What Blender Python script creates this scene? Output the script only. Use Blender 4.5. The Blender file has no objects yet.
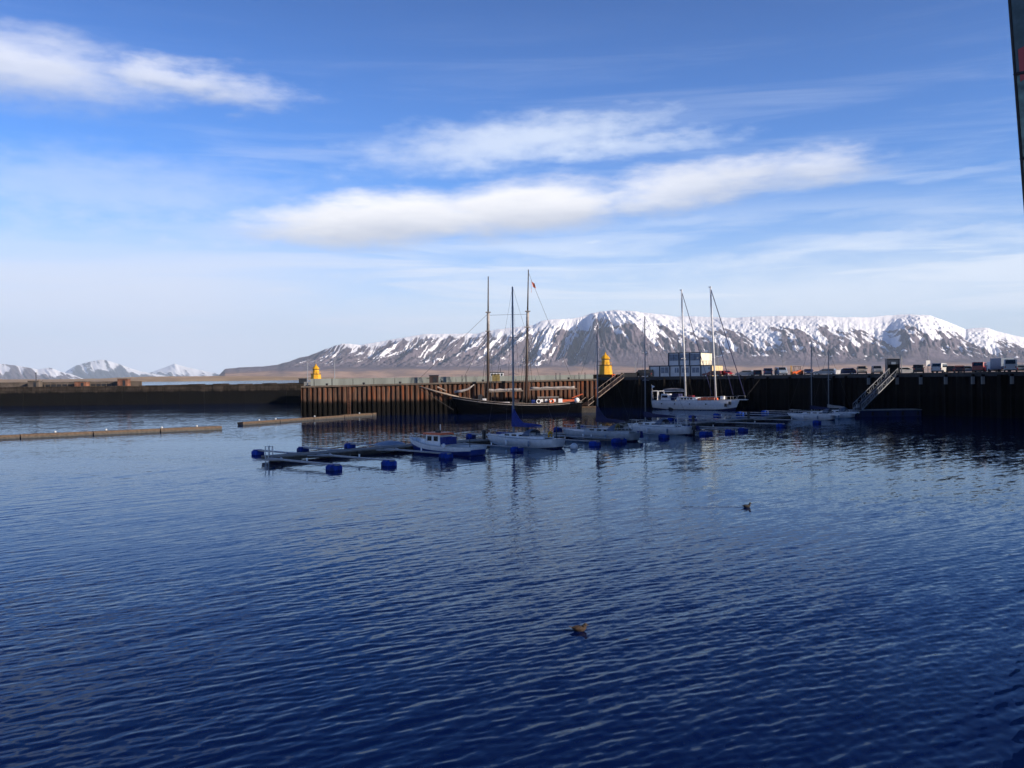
import bpy, math, random
import numpy as np
from mathutils import Vector, Matrix

random.seed(7)
R = math.radians
SC = bpy.context.scene
COL = SC.collection

# ------------------------------------------------------------------ camera
F = 940.0                      # focal length in pixels at 1024 wide
EYE = Vector((0.0, 0.0, 8.0))
PITCH = math.atan(8.0 / F)
ROLL = 0.0105
fw = Vector((0, math.cos(PITCH), -math.sin(PITCH)))
r0 = Vector((1, 0, 0))
u0 = r0.cross(fw)
rt = math.cos(ROLL) * r0 - math.sin(ROLL) * u0
up = math.cos(ROLL) * u0 + math.sin(ROLL) * r0
cam_d = bpy.data.cameras.new('camera')
cam = bpy.data.objects.new('camera', cam_d)
COL.objects.link(cam)
m3 = Matrix((rt, up, -fw)).transposed()
cam.matrix_world = Matrix.Translation(EYE) @ m3.to_4x4()
cam_d.sensor_width = 36.0
cam_d.lens = F / 1024 * 36.0
cam_d.clip_start = 0.2
cam_d.clip_end = 200000
SC.camera = cam


def ray(px, py):
    return fw + rt * ((px - 512) / F) - up * ((py - 384) / F)


def at(px, py, Y):
    d = ray(px, py)
    return EYE + d * (Y / d.y)


def wat(px, py, z=0.0):
    d = ray(px, py)
    return EYE + d * ((z - EYE.z) / d.z)


def xat(px, Y):                # x of image column px at depth Y, near the horizon
    return at(px, 376, Y).x


# ------------------------------------------------------------------ light
SUN_AZ, SUN_EL = 118.0, 20.0   # azimuth clockwise from +Y
SKY_K = 0.095
SC.view_settings.view_transform = 'Standard'
SC.view_settings.look = 'None'
SC.view_settings.gamma = 1.0
SC.view_settings.exposure = 0.5
SC.view_settings.use_curve_mapping = False
sun_dir = Vector((math.sin(R(SUN_AZ)) * math.cos(R(SUN_EL)), math.cos(R(SUN_AZ)) * math.cos(R(SUN_EL)), math.sin(R(SUN_EL))))
ld = bpy.data.lights.new('sun', 'SUN')
ld.energy = 5.0
ld.angle = R(0.5)
ld.color = (1.0, 0.86, 0.70)
lo = bpy.data.objects.new('sun', ld)
COL.objects.link(lo)
lo.rotation_euler = sun_dir.to_track_quat('Z', 'Y').to_euler()
lo.location = (0, 0, 200)

SC.cycles.max_bounces = 6
SC.cycles.volume_bounces = 1
SC.cycles.use_denoising = True
SC.cycles.sample_clamp_indirect = 6.0


# ------------------------------------------------------------------ node helper
class NT:
    def __init__(s, tree):
        s.t = tree
        s.n = tree.nodes
        s.l = tree.links

    def node(s, typ, **kw):
        n = s.n.new(typ)
        for k, v in kw.items():
            setattr(n, k, v)
        return n

    def put(s, sock, v):
        if isinstance(v, bpy.types.NodeSocket):
            s.l.new(v, sock)
        elif v is not None:
            try:
                sock.default_value = v
            except Exception:
                sock.default_value = (v, v, v) if not hasattr(v, '__len__') else tuple(v) + (1,)

    def math(s, op, a, b=None, c=None, clamp=False):
        n = s.node('ShaderNodeMath', operation=op, use_clamp=clamp)
        s.put(n.inputs[0], a)
        if b is not None:
            s.put(n.inputs[1], b)
        if c is not None:
            s.put(n.inputs[2], c)
        return n.outputs[0]

    def vmath(s, op, a, b=None, scale=None):
        n = s.node('ShaderNodeVectorMath', operation=op)
        s.put(n.inputs[0], a)
        if b is not None:
            s.put(n.inputs[1], b)
        if scale is not None:
            s.put(n.inputs['Scale'], scale)
        return n.outputs[1] if op in ('DOT_PRODUCT', 'LENGTH') else n.outputs[0]

    def comb(s, x, y, z):
        n = s.node('ShaderNodeCombineXYZ')
        for i, v in enumerate((x, y, z)):
            s.put(n.inputs[i], v)
        return n.outputs[0]

    def sep(s, v):
        n = s.node('ShaderNodeSeparateXYZ')
        s.l.new(v, n.inputs[0])
        return n.outputs

    def mix(s, f, a, b):
        n = s.node('ShaderNodeMix', data_type='RGBA')
        s.put(n.inputs[0], f)
        for sock, v in ((n.inputs[6], a), (n.inputs[7], b)):
            if isinstance(v, bpy.types.NodeSocket):
                s.l.new(v, sock)
            else:
                sock.default_value = (v[0], v[1], v[2], 1)
        return n.outputs[2]

    def ramp(s, v, lo, hi, a=0.0, b=1.0, smooth=True):
        n = s.node('ShaderNodeMapRange', interpolation_type='SMOOTHSTEP' if smooth else 'LINEAR')
        n.clamp = True
        s.put(n.inputs[0], v)
        for i, x in enumerate((lo, hi, a, b)):
            s.put(n.inputs[i + 1], x)
        return n.outputs[0]

    def noise(s, vec, scale, detail=4.0, rough=0.55, dist=0.0):
        n = s.node('ShaderNodeTexNoise')
        s.l.new(vec, n.inputs['Vector'])
        n.inputs['Scale'].default_value = scale
        n.inputs['Detail'].default_value = detail
        n.inputs['Roughness'].default_value = rough
        n.inputs['Distortion'].default_value = dist
        return n

    def scalev(s, vec, sx, sy, sz):
        return s.vmath('MULTIPLY', vec, (sx, sy, sz))


# ------------------------------------------------------------------ sky
W = bpy.data.worlds.new('World')
SC.world = W
W.use_nodes = True
w = NT(W.node_tree)
w.n.clear()
sky = w.node('ShaderNodeTexSky', sky_type='NISHITA', sun_disc=False)
sky.sun_elevation = R(SUN_EL)
sky.sun_rotation = R(SUN_AZ)
sky.altitude = 0
sky.air_density = 1.0
sky.dust_density = 0.3
sky.ozone_density = 2.0
hs = w.node('ShaderNodeHueSaturation')
hs.inputs['Saturation'].default_value = 1.25
hs.inputs['Value'].default_value = 0.86
w.l.new(sky.outputs[0], hs.inputs['Color'])
skycol0 = w.vmath('MULTIPLY', hs.outputs[0], (0.52, 0.93, 1.62))
tc = w.node('ShaderNodeTexCoord')
D = w.sep(tc.outputs['Generated'])
az = w.math('ARCTAN2', D[0], D[1])
el = w.math('ARCSINE', D[2])
ae = w.comb(az, el, 0.0)
skycol = w.vmath('SCALE', skycol0, scale=w.ramp(el, 0.12, 0.62, 1.05, 0.46))
nb = w.noise(w.scalev(ae, 5.0, 26.0, 1), 1.0, 6, 0.6)
nbs = w.sep(nb.outputs['Color'])
n2 = w.noise(w.scalev(ae, 26.0, 70.0, 1), 1.0, 4, 0.6)
n2s = w.sep(n2.outputs['Color'])
azd = w.math('ADD', az, w.math('MULTIPLY', w.math('SUBTRACT', nbs[0], 0.5), 0.13))
eld = w.math('ADD', el, w.math('ADD', w.math('MULTIPLY', w.math('SUBTRACT', nbs[1], 0.5), 0.036),
                               w.math('MULTIPLY', w.math('SUBTRACT', n2s[1], 0.5), 0.014)))


def ae_of(px, py):
    d = ray(px, py).normalized()
    return math.atan2(d.x, d.y), math.asin(d.z)


def blob(px, py, rx, ry, tilt=0.0, soft=0.8, op=1.0, wisp=0.4):
    a0, e0 = ae_of(px, py)
    k = F / math.cos(a0)
    ct, st = math.cos(R(tilt)), math.sin(R(tilt))
    du = w.math('SUBTRACT', azd, a0)
    dv = w.math('SUBTRACT', eld, e0)
    p = w.math('MULTIPLY_ADD', du, ct * k / rx, w.math('MULTIPLY', dv, st * F / rx))
    q = w.math('MULTIPLY_ADD', du, -st * k / ry, w.math('MULTIPLY', dv, ct * F / ry))
    rr = w.math('SQRT', w.math('MULTIPLY_ADD', p, p, w.math('MULTIPLY', q, q)))
    rr = w.math('ADD', rr, w.math('MULTIPLY', w.math('SUBTRACT', n2s[0], 0.5), wisp))
    d = w.ramp(rr, 1.0, 1.0 - soft, 0.0, op)
    return d, q


veil = None
cloud = None
# high thin veils
for b in ((90, 300, 400, 100, 0, 1.0, 0.85, 0.5), (100, 190, 330, 50, 1, 1.0, 0.45, 0.8), (520, 142, 230, 34, 5, 0.95, 0.75, 0.8), (850, 290, 340, 44, 0, 1.0, 0.72, 0.5),
          (640, 150, 120, 16, 4, 0.9, 0.5, 0.9), (860, 240, 170, 9, 6, 0.9, 0.5, 0.8), (960, 172, 90, 8, 5, 0.9, 0.25, 0.7), (480, 325, 480, 44, 0, 1.0, 0.65, 0.3),
          (587, 246, 24, 4, 0, 0.9, 0.7, 0.3), (480, 272, 300, 20, 0, 1.0, 0.5, 0.8), (1010, 268, 120, 12, 3, 1.0, 0.5, 0.6), (300, 235, 190, 22, 3, 1.0, 0.4, 0.8),
          (900, 205, 130, 8, 5, 1.0, 0.25, 0.8), (740, 260, 200, 12, 3, 1.0, 0.35, 0.8), (680, 222, 170, 12, 5, 1.0, 0.35, 0.8)):
    d, q = blob(*b)
    veil = d if veil is None else w.math('SUBTRACT', 1.0, w.math('MULTIPLY', w.math('SUBTRACT', 1.0, veil), w.math('SUBTRACT', 1.0, d)))
shade = None
for b in ((10, 66, 190, 44, -3, 0.9, 0.74, 0.5), (165, 82, 170, 28, -2, 1.0, 0.72, 0.9),
          (385, 220, 180, 33, 2, 0.6, 0.97, 0.3), (525, 210, 135, 38, 4, 0.62, 0.97, 0.3), (690, 188, 200, 27, 7, 0.85, 0.82, 0.7), (810, 170, 95, 24, 5, 0.9, 0.7, 0.8)):
    d, q = blob(*b)
    sh = w.math('MULTIPLY', d, w.ramp(q, -0.75, 0.55))
    cloud = d if cloud is None else w.math('MAXIMUM', cloud, d)
    shade = sh if shade is None else w.math('MAXIMUM', shade, sh)
streak = w.noise(w.scalev(ae, 2.2, 30.0, 1), 1.0, 7, 0.62, 0.6)
cir = w.math('MULTIPLY', w.ramp(streak.outputs[0], 0.44, 0.8), w.ramp(el, 0.40, 0.04, 0.0, 0.75))
strat = w.noise(w.scalev(ae, 2.6, 34.0, 1), 1.0, 6, 0.58, 0.5)
band = w.math('MULTIPLY', w.ramp(el, 0.20, 0.10), w.ramp(el, 0.015, 0.05))
st = w.math('MULTIPLY', w.ramp(strat.outputs[0], 0.40, 0.62, 0.0, 0.85), band)
leftbank = w.math('MULTIPLY', w.ramp(az, -0.02, -0.36), w.math('MULTIPLY', w.ramp(el, 0.18, 0.09), w.ramp(strat.outputs[0], 0.25, 0.55, 0.55, 0.95)))
cir = w.math('MAXIMUM', cir, w.math('MAXIMUM', st, leftbank))
vmix = w.math('MAXIMUM', veil, cir)
hz = w.ramp(el, 0.20, 0.0, 0.0, 0.75)
vmix = w.math('SUBTRACT', 1.0, w.math('MULTIPLY', w.math('SUBTRACT', 1.0, vmix), w.math('SUBTRACT', 1.0, hz)))
CV = 1.0 / SKY_K
warm = w.ramp(az, -0.30, 0.12)
vcol = w.mix(warm, tuple(c * CV for c in (0.56, 0.62, 0.76)), tuple(c * CV for c in (0.64, 0.70, 0.79)))
c1 = w.mix(vmix, skycol, vcol)
rel = w.math('DIVIDE', shade, w.math('MAXIMUM', cloud, 0.001))
ccol = w.mix(w.math('ADD', rel, w.math('MULTIPLY', w.math('SUBTRACT', nbs[2], 0.5), 0.5), clamp=True),
             tuple(c * CV for c in (0.42, 0.45, 0.53)), tuple(c * CV for c in (0.80, 0.79, 0.80)))
c2 = w.mix(cloud, c1, ccol)
bg = w.node('ShaderNodeBackground')
bg.inputs['Strength'].default_value = SKY_K
w.l.new(c2, bg.inputs['Color'])
wo = w.node('ShaderNodeOutputWorld')
w.l.new(bg.outputs[0], wo.inputs['Surface'])


# ------------------------------------------------------------------ materials
def principled(name):
    m = bpy.data.materials.new(name)
    m.use_nodes = True
    t = NT(m.node_tree)
    b = t.n['Principled BSDF']
    return m, t, b


def pmat(name, col, rough=0.6, metal=0.0, var=0.25, scale=2.0, streak=False, emit=None, spec=0.5):
    m, t, b = principled(name)
    tcn = t.node('ShaderNodeTexCoord')
    v = tcn.outputs['Object']
    if streak:
        v = t.scalev(v, 1, 1, 0.12)
    n = t.noise(v, scale, 5, 0.6)
    f = t.ramp(n.outputs[0], 0.3, 0.7)
    c = t.mix(f, tuple(x * (1 - var) for x in col), tuple(min(1, x * (1 + var * 0.6)) for x in col))
    t.l.new(c, b.inputs['Base Color'])
    b.inputs['Roughness'].default_value = rough
    b.inputs['Metallic'].default_value = metal
    b.inputs['Specular IOR Level'].default_value = spec
    return m


M = {}
M['white_paint'] = pmat('white_paint', (0.80, 0.80, 0.80), 0.35, var=0.10)
M['grey_gel'] = pmat('grey_gelcoat', (0.42, 0.45, 0.48), 0.4, var=0.15)
M['blue_paint'] = pmat('blue_paint', (0.015, 0.04, 0.22), 0.4, var=0.2)
M['blue_canvas'] = pmat('blue_canvas', (0.012, 0.03, 0.20), 0.85, var=0.3)
M['navy_canvas'] = pmat('navy_canvas', (0.012, 0.016, 0.07), 0.85, var=0.3)
M['blue_float'] = None
M['orange'] = pmat('orange_paint', (0.85, 0.15, 0.03), 0.5, var=0.2)
M['orange_canvas'] = pmat('orange_canvas', (0.62, 0.13, 0.05), 0.8, var=0.25)
M['red'] = pmat('red_paint', (0.28, 0.010, 0.012), 0.3, var=0.1)
M['maroon'] = pmat('maroon_paint', (0.14, 0.012, 0.02), 0.3, var=0.1)
M['yellow'] = pmat('yellow_paint', (0.66, 0.33, 0.006), 0.45, var=0.15)
M['black_hull'] = pmat('black_hull_paint', (0.003, 0.0035, 0.005), 0.7, var=0.3, spec=0.03)
M['dark_metal'] = pmat('dark_metal', (0.03, 0.032, 0.036), 0.5, 0.3)
M['alu'] = pmat('aluminium', (0.50, 0.52, 0.54), 0.4, 0.7, var=0.15)
M['galv'] = pmat('galvanised_steel', (0.30, 0.31, 0.33), 0.5, 0.3, var=0.25)
M['mast_grey'] = pmat('mast_grey_paint', (0.26, 0.275, 0.30), 0.45, 0.0, var=0.15)
M['mast_white'] = pmat('mast_white_paint', (0.62, 0.63, 0.64), 0.4, 0.0, var=0.15)
M['wood_dark'] = pmat('dark_varnished_wood', (0.045, 0.025, 0.018), 0.5, var=0.4)
M['wood_brown'] = pmat('brown_timber', (0.095, 0.060, 0.037), 0.75, var=0.45, scale=3)
M['wood_wet'] = pmat('weathered_wet_timber', (0.055, 0.046, 0.038), 0.7, var=0.45, scale=3)
M['deck_grey'] = pmat('pontoon_planking', (0.17, 0.16, 0.15), 0.8, var=0.35, scale=1.5)
M['sail'] = pmat('furled_sailcloth', (0.33, 0.30, 0.28), 0.8, var=0.25)
M['rope'] = pmat('rigging_wire', (0.06, 0.055, 0.055), 0.7)
M['pale_wood'] = pmat('pale_spar_wood', (0.24, 0.19, 0.155), 0.6, var=0.2)
M['glass'] = pmat('dark_window_glass', (0.010, 0.013, 0.018), 0.08, var=0.2)
M['rubber'] = pmat('black_rubber', (0.012, 0.012, 0.013), 0.8)
M['car_white'] = pmat('white_car_paint', (0.52, 0.52, 0.51), 0.35, var=0.1)
M['silver'] = pmat('silver_car_paint', (0.24, 0.265, 0.30), 0.3, 0.3, var=0.08)
M['beige'] = pmat('beige_car_paint', (0.30, 0.26, 0.205), 0.35, var=0.1)
M['darkcar'] = pmat('black_car_paint', (0.015, 0.017, 0.022), 0.25, var=0.1)
M['navycar'] = pmat('navy_car_paint', (0.02, 0.035, 0.10), 0.25, var=0.1)
M['browncar'] = pmat('brown_car_paint', (0.09, 0.035, 0.03), 0.3, var=0.1)
M['bluegrey'] = pmat('blue_grey_panel', (0.20, 0.255, 0.34), 0.5, var=0.12)
M['lamp'] = pmat('lamp_lens', (0.55, 0.55, 0.52), 0.15, var=0.1)
M['tail'] = pmat('tail_lens', (0.30, 0.01, 0.01), 0.2, var=0.1)
M['cabin_white'] = pmat('cabin_white_panel', (0.66, 0.68, 0.68), 0.5, var=0.12, scale=0.8)
M['cabin_frame'] = pmat('cabin_dark_frame', (0.03, 0.045, 0.075), 0.5)
M['cabin_sunlit_cream'] = pmat('cabin_sunlit_cream_panel', (0.74, 0.66, 0.50), 0.6, var=0.1, scale=0.8)  # white cabin end wall with the warm sunlight put into its colour
M['cabin_sunlit_tan'] = pmat('cabin_sunlit_tan', (0.60, 0.45, 0.24), 0.6, var=0.15, scale=0.8)  # lower end wall, sunlit warmth put into the colour
M['cabin_glass'] = pmat('cabin_blue_glass', (0.16, 0.21, 0.28), 0.35, var=0.3)
M['hood'] = pmat('grey_blue_canvas', (0.10, 0.13, 0.19), 0.85, var=0.25)
M['navy_paint'] = pmat('worn_navy_paint', (0.008, 0.018, 0.085), 0.6, var=0.5, scale=0.8, streak=True)
M['asphalt'] = pmat('asphalt', (0.05, 0.05, 0.052), 0.9, var=0.3)
M['concrete'] = pmat('concrete', (0.22, 0.22, 0.21), 0.85, var=0.3, scale=0.8, streak=True)
M['rust_brown'] = pmat('rusty_panel', (0.20, 0.085, 0.05), 0.85, var=0.5, scale=0.7)
M['brown_stone'] = pmat('brown_stone', (0.10, 0.08, 0.065), 0.9, var=0.4, scale=0.5)
M['ochre'] = pmat('ochre_panel', (0.22, 0.17, 0.06), 0.8, var=0.3)
M['plum'] = pmat('duck_dark_feather', (0.02, 0.018, 0.018), 0.8)
M['brown_feather'] = pmat('duck_brown_feather', (0.038, 0.020, 0.010), 0.85, var=0.55, scale=14)
M['flag_or'] = pmat('flag_orange_cloth', (0.55, 0.12, 0.04), 0.8)


def wall_mat(name, top, low, ztide, band=0.5, rust=None, stripe=0.0, blocks=False):
    """masonry or steel with a dark algae belt below the tide mark"""
    m, t, b = principled(name)
    g = t.node('ShaderNodeNewGeometry')
    P = g.outputs['Position']
    xyz = t.sep(P)
    nz = t.noise(t.scalev(P, 0.55, 0.55, 0.12), 1.0, 6, 0.65)
    nf = t.noise(t.scalev(P, 2.2, 2.2, 0.7), 1.0, 5, 0.7)
    a = t.mix(t.ramp(nz.outputs[0], 0.35, 0.68), tuple(c * 0.45 for c in top), top)
    if rust:
        r2 = t.noise(t.scalev(P, 0.8, 0.8, 0.10), 1.7, 4, 0.6)
        a = t.mix(t.ramp(r2.outputs[0], 0.47, 0.62), a, rust)
    a = t.mix(t.math('MULTIPLY', t.ramp(nf.outputs[0], 0.45, 0.7), 0.5), a, tuple(c * 1.35 for c in top))
    if blocks:
        br = t.node('ShaderNodeTexBrick')
        br.inputs['Scale'].default_value = 1.0
        br.inputs['Brick Width'].default_value = 2.4
        br.inputs['Row Height'].default_value = 0.95
        br.inputs['Mortar Size'].default_value = 0.05
        t.l.new(t.comb(xyz[0], xyz[2], 0.0), br.inputs['Vector'])
        br.inputs['Color1'].default_value = (1, 1, 1, 1)
        br.inputs['Color2'].default_value = (0.55, 0.55, 0.55, 1)
        br.inputs['Mortar'].default_value = (0.25, 0.25, 0.25, 1)
        n = t.node('ShaderNodeMix', data_type='RGBA', blend_type='MULTIPLY')
        n.inputs[0].default_value = 1
        t.l.new(a, n.inputs[6])
        t.l.new(br.outputs[0], n.inputs[7])
        a = n.outputs[2]
    zz = t.math('ADD', xyz[2], t.math('MULTIPLY', t.math('SUBTRACT', nz.outputs[0], 0.5), 1.6))
    f = t.ramp(zz, ztide - band, ztide + band)
    c = t.mix(f, low, a)
    t.l.new(c, b.inputs['Base Color'])
    b.inputs['Roughness'].default_value = 0.85
    b.inputs['Specular IOR Level'].default_value = 0.12
    return m


M['blue_float'] = wall_mat('blue_float_plastic', (0.014, 0.065, 0.40), (0.010, 0.03, 0.12), 0.0, 0.14)
M['sheetpile'] = wall_mat('rusty_sheet_pile', (0.105, 0.062, 0.044), (0.004, 0.0035, 0.003), 3.2, 0.5, rust=(0.15, 0.05, 0.022))
M['quaywall'] = wall_mat('dark_quay_timber', (0.011, 0.009, 0.008), (0.003, 0.003, 0.003), 3.4, 0.7)
M['breakwater'] = wall_mat('breakwater_stone', (0.060, 0.047, 0.037), (0.004, 0.004, 0.004), 4.3, 0.4, blocks=True)
M['wavewall'] = pmat('pale_painted_concrete', (0.20, 0.22, 0.205), 0.85, var=0.25, scale=0.35, streak=True)


# ------------------------------------------------------------------ mesh builder
class MB:
    def __init__(s):
        s.v = []
        s.f = []

    def add(s, vs, fs):
        o = len(s.v)
        s.v += [tuple(x) for x in vs]
        s.f += [tuple(i + o for i in f) for f in fs]
        return s

    def box(s, c, d, rz=0.0, taper=1.0):
        cx, cy, cz = c
        hx, hy, hz = d[0] / 2, d[1] / 2, d[2] / 2
        cs, sn = math.cos(rz), math.sin(rz)
        vs = []
        for z, k in ((-hz, 1.0), (hz, taper)):
            for x, y in ((-hx, -hy), (hx, -hy), (hx, hy), (-hx, hy)):
                x, y = x * k, y * k
                vs.append((cx + x * cs - y * sn, cy + x * sn + y * cs, cz + z))
        return s.add(vs, [(3, 2, 1, 0), (4, 5, 6, 7), (0, 1, 5, 4), (1, 2, 6, 5), (2, 3, 7, 6), (3, 0, 4, 7)])

    def tube(s, pts, r, n=8, cap=True):
        pts = [Vector(p) for p in pts]
        rs = r if hasattr(r, '__len__') else [r] * len(pts)
        rings = []
        for i, p in enumerate(pts):
            d = (pts[min(i + 1, len(pts) - 1)] - pts[max(i - 1, 0)]).normalized()
            a = d.cross(Vector((0, 0, 1)))
            if a.length < 1e-3:
                a = Vector((1, 0, 0))
            a.normalize()
            b = a.cross(d)
            rings.append([p + (a * math.cos(2 * math.pi * k / n) + b * math.sin(2 * math.pi * k / n)) * rs[i] for k in range(n)])
        vs = [v for rg in rings for v in rg]
        fs = []
        for i in range(len(pts) - 1):
            for k in range(n):
                fs.append((i * n + k, i * n + (k + 1) % n, (i + 1) * n + (k + 1) % n, (i + 1) * n + k))
        if cap:
            fs.append(tuple(range(n - 1, -1, -1)))
            fs.append(tuple((len(pts) - 1) * n + k for k in range(n)))
        return s.add(vs, fs)

    def bar(s, p, q, wd, ht):
        p, q = Vector(p), Vector(q)
        d = (q - p).normalized()
        a = d.cross(Vector((0, 0, 1)))
        if a.length < 1e-3:
            a = Vector((1, 0, 0))
        a.normalize()
        b = a.cross(d)
        vs = []
        for c in (p, q):
            for x, y in ((-1, -1), (1, -1), (1, 1), (-1, 1)):
                vs.append(c + a * x * wd / 2 + b * y * ht / 2)
        return s.add(vs, [(3, 2, 1, 0), (4, 5, 6, 7), (0, 1, 5, 4), (1, 2, 6, 5), (2, 3, 7, 6), (3, 0, 4, 7)])

    def lathe(s, prof, c=(0, 0, 0), n=16):
        vs, fs = [], []
        for r, z in prof:
            for k in range(n):
                a = 2 * math.pi * (k + 0.5) / n
                vs.append((c[0] + r * math.cos(a), c[1] + r * math.sin(a), c[2] + z))
        for i in range(len(prof) - 1):
            for k in range(n):
                fs.append((i * n + k, i * n + (k + 1) % n, (i + 1) * n + (k + 1) % n, (i + 1) * n + k))
        fs.append(tuple(range(n - 1, -1, -1)))
        fs.append(tuple((len(prof) - 1) * n + k for k in range(n)))
        return s.add(vs, fs)

    def ball(s, c, rx, ry, rz, nu=12, nv=8):
        prof = []
        vs, fs = [], []
        for i in range(nv + 1):
            t = -math.pi / 2 + math.pi * i / nv
            for k in range(nu):
                a = 2 * math.pi * k / nu
                vs.append((c[0] + rx * math.cos(t) * math.cos(a), c[1] + ry * math.cos(t) * math.sin(a), c[2] + rz * math.sin(t)))
        for i in range(nv):
            for k in range(nu):
                fs.append((i * nu + k, i * nu + (k + 1) % nu, (i + 1) * nu + (k + 1) % nu, (i + 1) * nu + k))
        return s.add(vs, fs)

    def shell(s, c, d, ch=.12):
        hx, hy, hz = d[0] / 2, d[1] / 2, d[2] / 2
        rings = []
        for z, k in ((-hz, ch), (-hz + ch, 0), (hz - ch, 0), (hz, ch)):
            x, y, q = hx - k, hy - k, ch
            rings.append([(c[0] + a, c[1] + b, c[2] + z) for a, b in ((-x + q, -y), (x - q, -y), (x, -y + q), (x, y - q), (x - q, y), (-x + q, y), (-x, y - q), (-x, -y + q))])
        vs = [v for r in rings for v in r]
        fs = [(i * 8 + k, i * 8 + (k + 1) % 8, i * 8 + 8 + (k + 1) % 8, i * 8 + 8 + k) for i in range(3) for k in range(8)]
        fs += [tuple(range(7, -1, -1)), tuple(24 + k for k in range(8))]
        return s.add(vs, fs)

    def prism(s, poly, z0, z1):
        n = len(poly)
        vs = [(x, y, z0) for x, y in poly] + [(x, y, z1) for x, y in poly]
        fs = [tuple(range(n - 1, -1, -1)), tuple(range(n, 2 * n))]
        fs += [(i, (i + 1) % n, n + (i + 1) % n, n + i) for i in range(n)]
        return s.add(vs, fs)

    def side(s, prof, ys):
        """profile polygon in x,z lofted across several y with (y, scale-in list)"""
        n = len(prof[0])
        vs, fs = [], []
        for y, pr in zip(ys, prof):
            vs += [(x, y, z) for x, z in pr]
        for i in range(len(ys) - 1):
            for k in range(n):
                fs.append((i * n + k, i * n + (k + 1) % n, (i + 1) * n + (k + 1) % n, (i + 1) * n + k))
        fs.append(tuple(range(n - 1, -1, -1)))
        fs.append(tuple((len(ys) - 1) * n + k for k in range(n)))
        return s.add(vs, fs)

    def build(s, name, mat, parent=None, smooth=False, loc=None):
        me = bpy.data.meshes.new(name)
        me.from_pydata(s.v, [], s.f)
        me.update()
        import bmesh
        bm = bmesh.new()
        bm.from_mesh(me)
        bmesh.ops.recalc_face_normals(bm, faces=bm.faces)
        bm.to_mesh(me)
        bm.free()
        if mat:
            me.materials.append(mat)
        if smooth:
            for p in me.polygons:
                p.use_smooth = True
        o = bpy.data.objects.new(name, me)
        COL.objects.link(o)
        if parent:
            o.parent = parent
        if loc:
            o.location = loc
        return o


def tag(o, label=None, cat=None, group=None, kind=None):
    if label:
        o['label'] = label
    if cat:
        o['category'] = cat
    if group:
        o['group'] = group
    if kind:
        o['kind'] = kind
    return o


def thing(name, label, cat, loc, rz=0.0, group=None):
    o = bpy.data.objects.new(name, None)
    o.empty_display_size = 0.3
    COL.objects.link(o)
    o.location = loc
    o.rotation_euler = (0, 0, rz)
    return tag(o, label, cat, group)


def copy_tree(o, parent=None):
    c = o.copy()
    COL.objects.link(c)
    if parent:
        c.parent = parent
    for ch in o.children:
        copy_tree(ch, c)
    return c


# ------------------------------------------------------------------ numpy noise
def vnoise(x, y, seed):
    rng = np.random.RandomState(seed)
    tab = rng.rand(256, 256).astype(np.float64) * 2 - 1
    xi, yi = np.floor(x).astype(int), np.floor(y).astype(int)
    fx, fy = x - xi, y - yi
    fx = fx * fx * fx * (fx * (fx * 6 - 15) + 10)
    fy = fy * fy * fy * (fy * (fy * 6 - 15) + 10)
    g = lambda a, b: tab[a % 256, b % 256]
    return (g(xi, yi) * (1 - fx) * (1 - fy) + g(xi + 1, yi) * fx * (1 - fy) + g(xi, yi + 1) * (1 - fx) * fy + g(xi + 1, yi + 1) * fx * fy)


def fbm(x, y, seed, oct=5, gain=0.5):
    a, s, t = 1.0, np.zeros_like(x), 0.0
    for i in range(oct):
        s += a * vnoise(x * 2 ** i + 17.3 * i, y * 2 ** i + 9.1 * i, seed + i)
        t += a
        a *= gain
    return s / t


def sstep(a, b, x):
    t = np.clip((x - a) / (b - a), 0, 1)
    return t * t * (3 - 2 * t)


def grid_mesh(name, P, attrs, mat, smooth=True):
    nr, nc = P.shape[:2]
    me = bpy.data.meshes.new(name)
    idx = np.arange(nr * nc).reshape(nr, nc)
    q = np.stack([idx[:-1, :-1], idx[:-1, 1:], idx[1:, 1:], idx[1:, :-1]], -1).reshape(-1, 4)
    me.vertices.add(nr * nc)
    me.vertices.foreach_set('co', P.reshape(-1).astype(np.float32))
    me.loops.add(q.size)
    me.loops.foreach_set('vertex_index', q.reshape(-1).astype(np.int32))
    me.polygons.add(len(q))
    me.polygons.foreach_set('loop_start', (np.arange(len(q)) * 4).astype(np.int32))
    me.polygons.foreach_set('use_smooth', np.full(len(q), smooth))
    for k, a in attrs.items():
        at_ = me.attributes.new(k, 'FLOAT', 'POINT')
        at_.data.foreach_set('value', a.reshape(-1).astype(np.float32))
    me.update()
    me.validate()
    me.materials.append(mat)
    o = bpy.data.objects.new(name, me)
    COL.objects.link(o)
    return o


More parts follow.
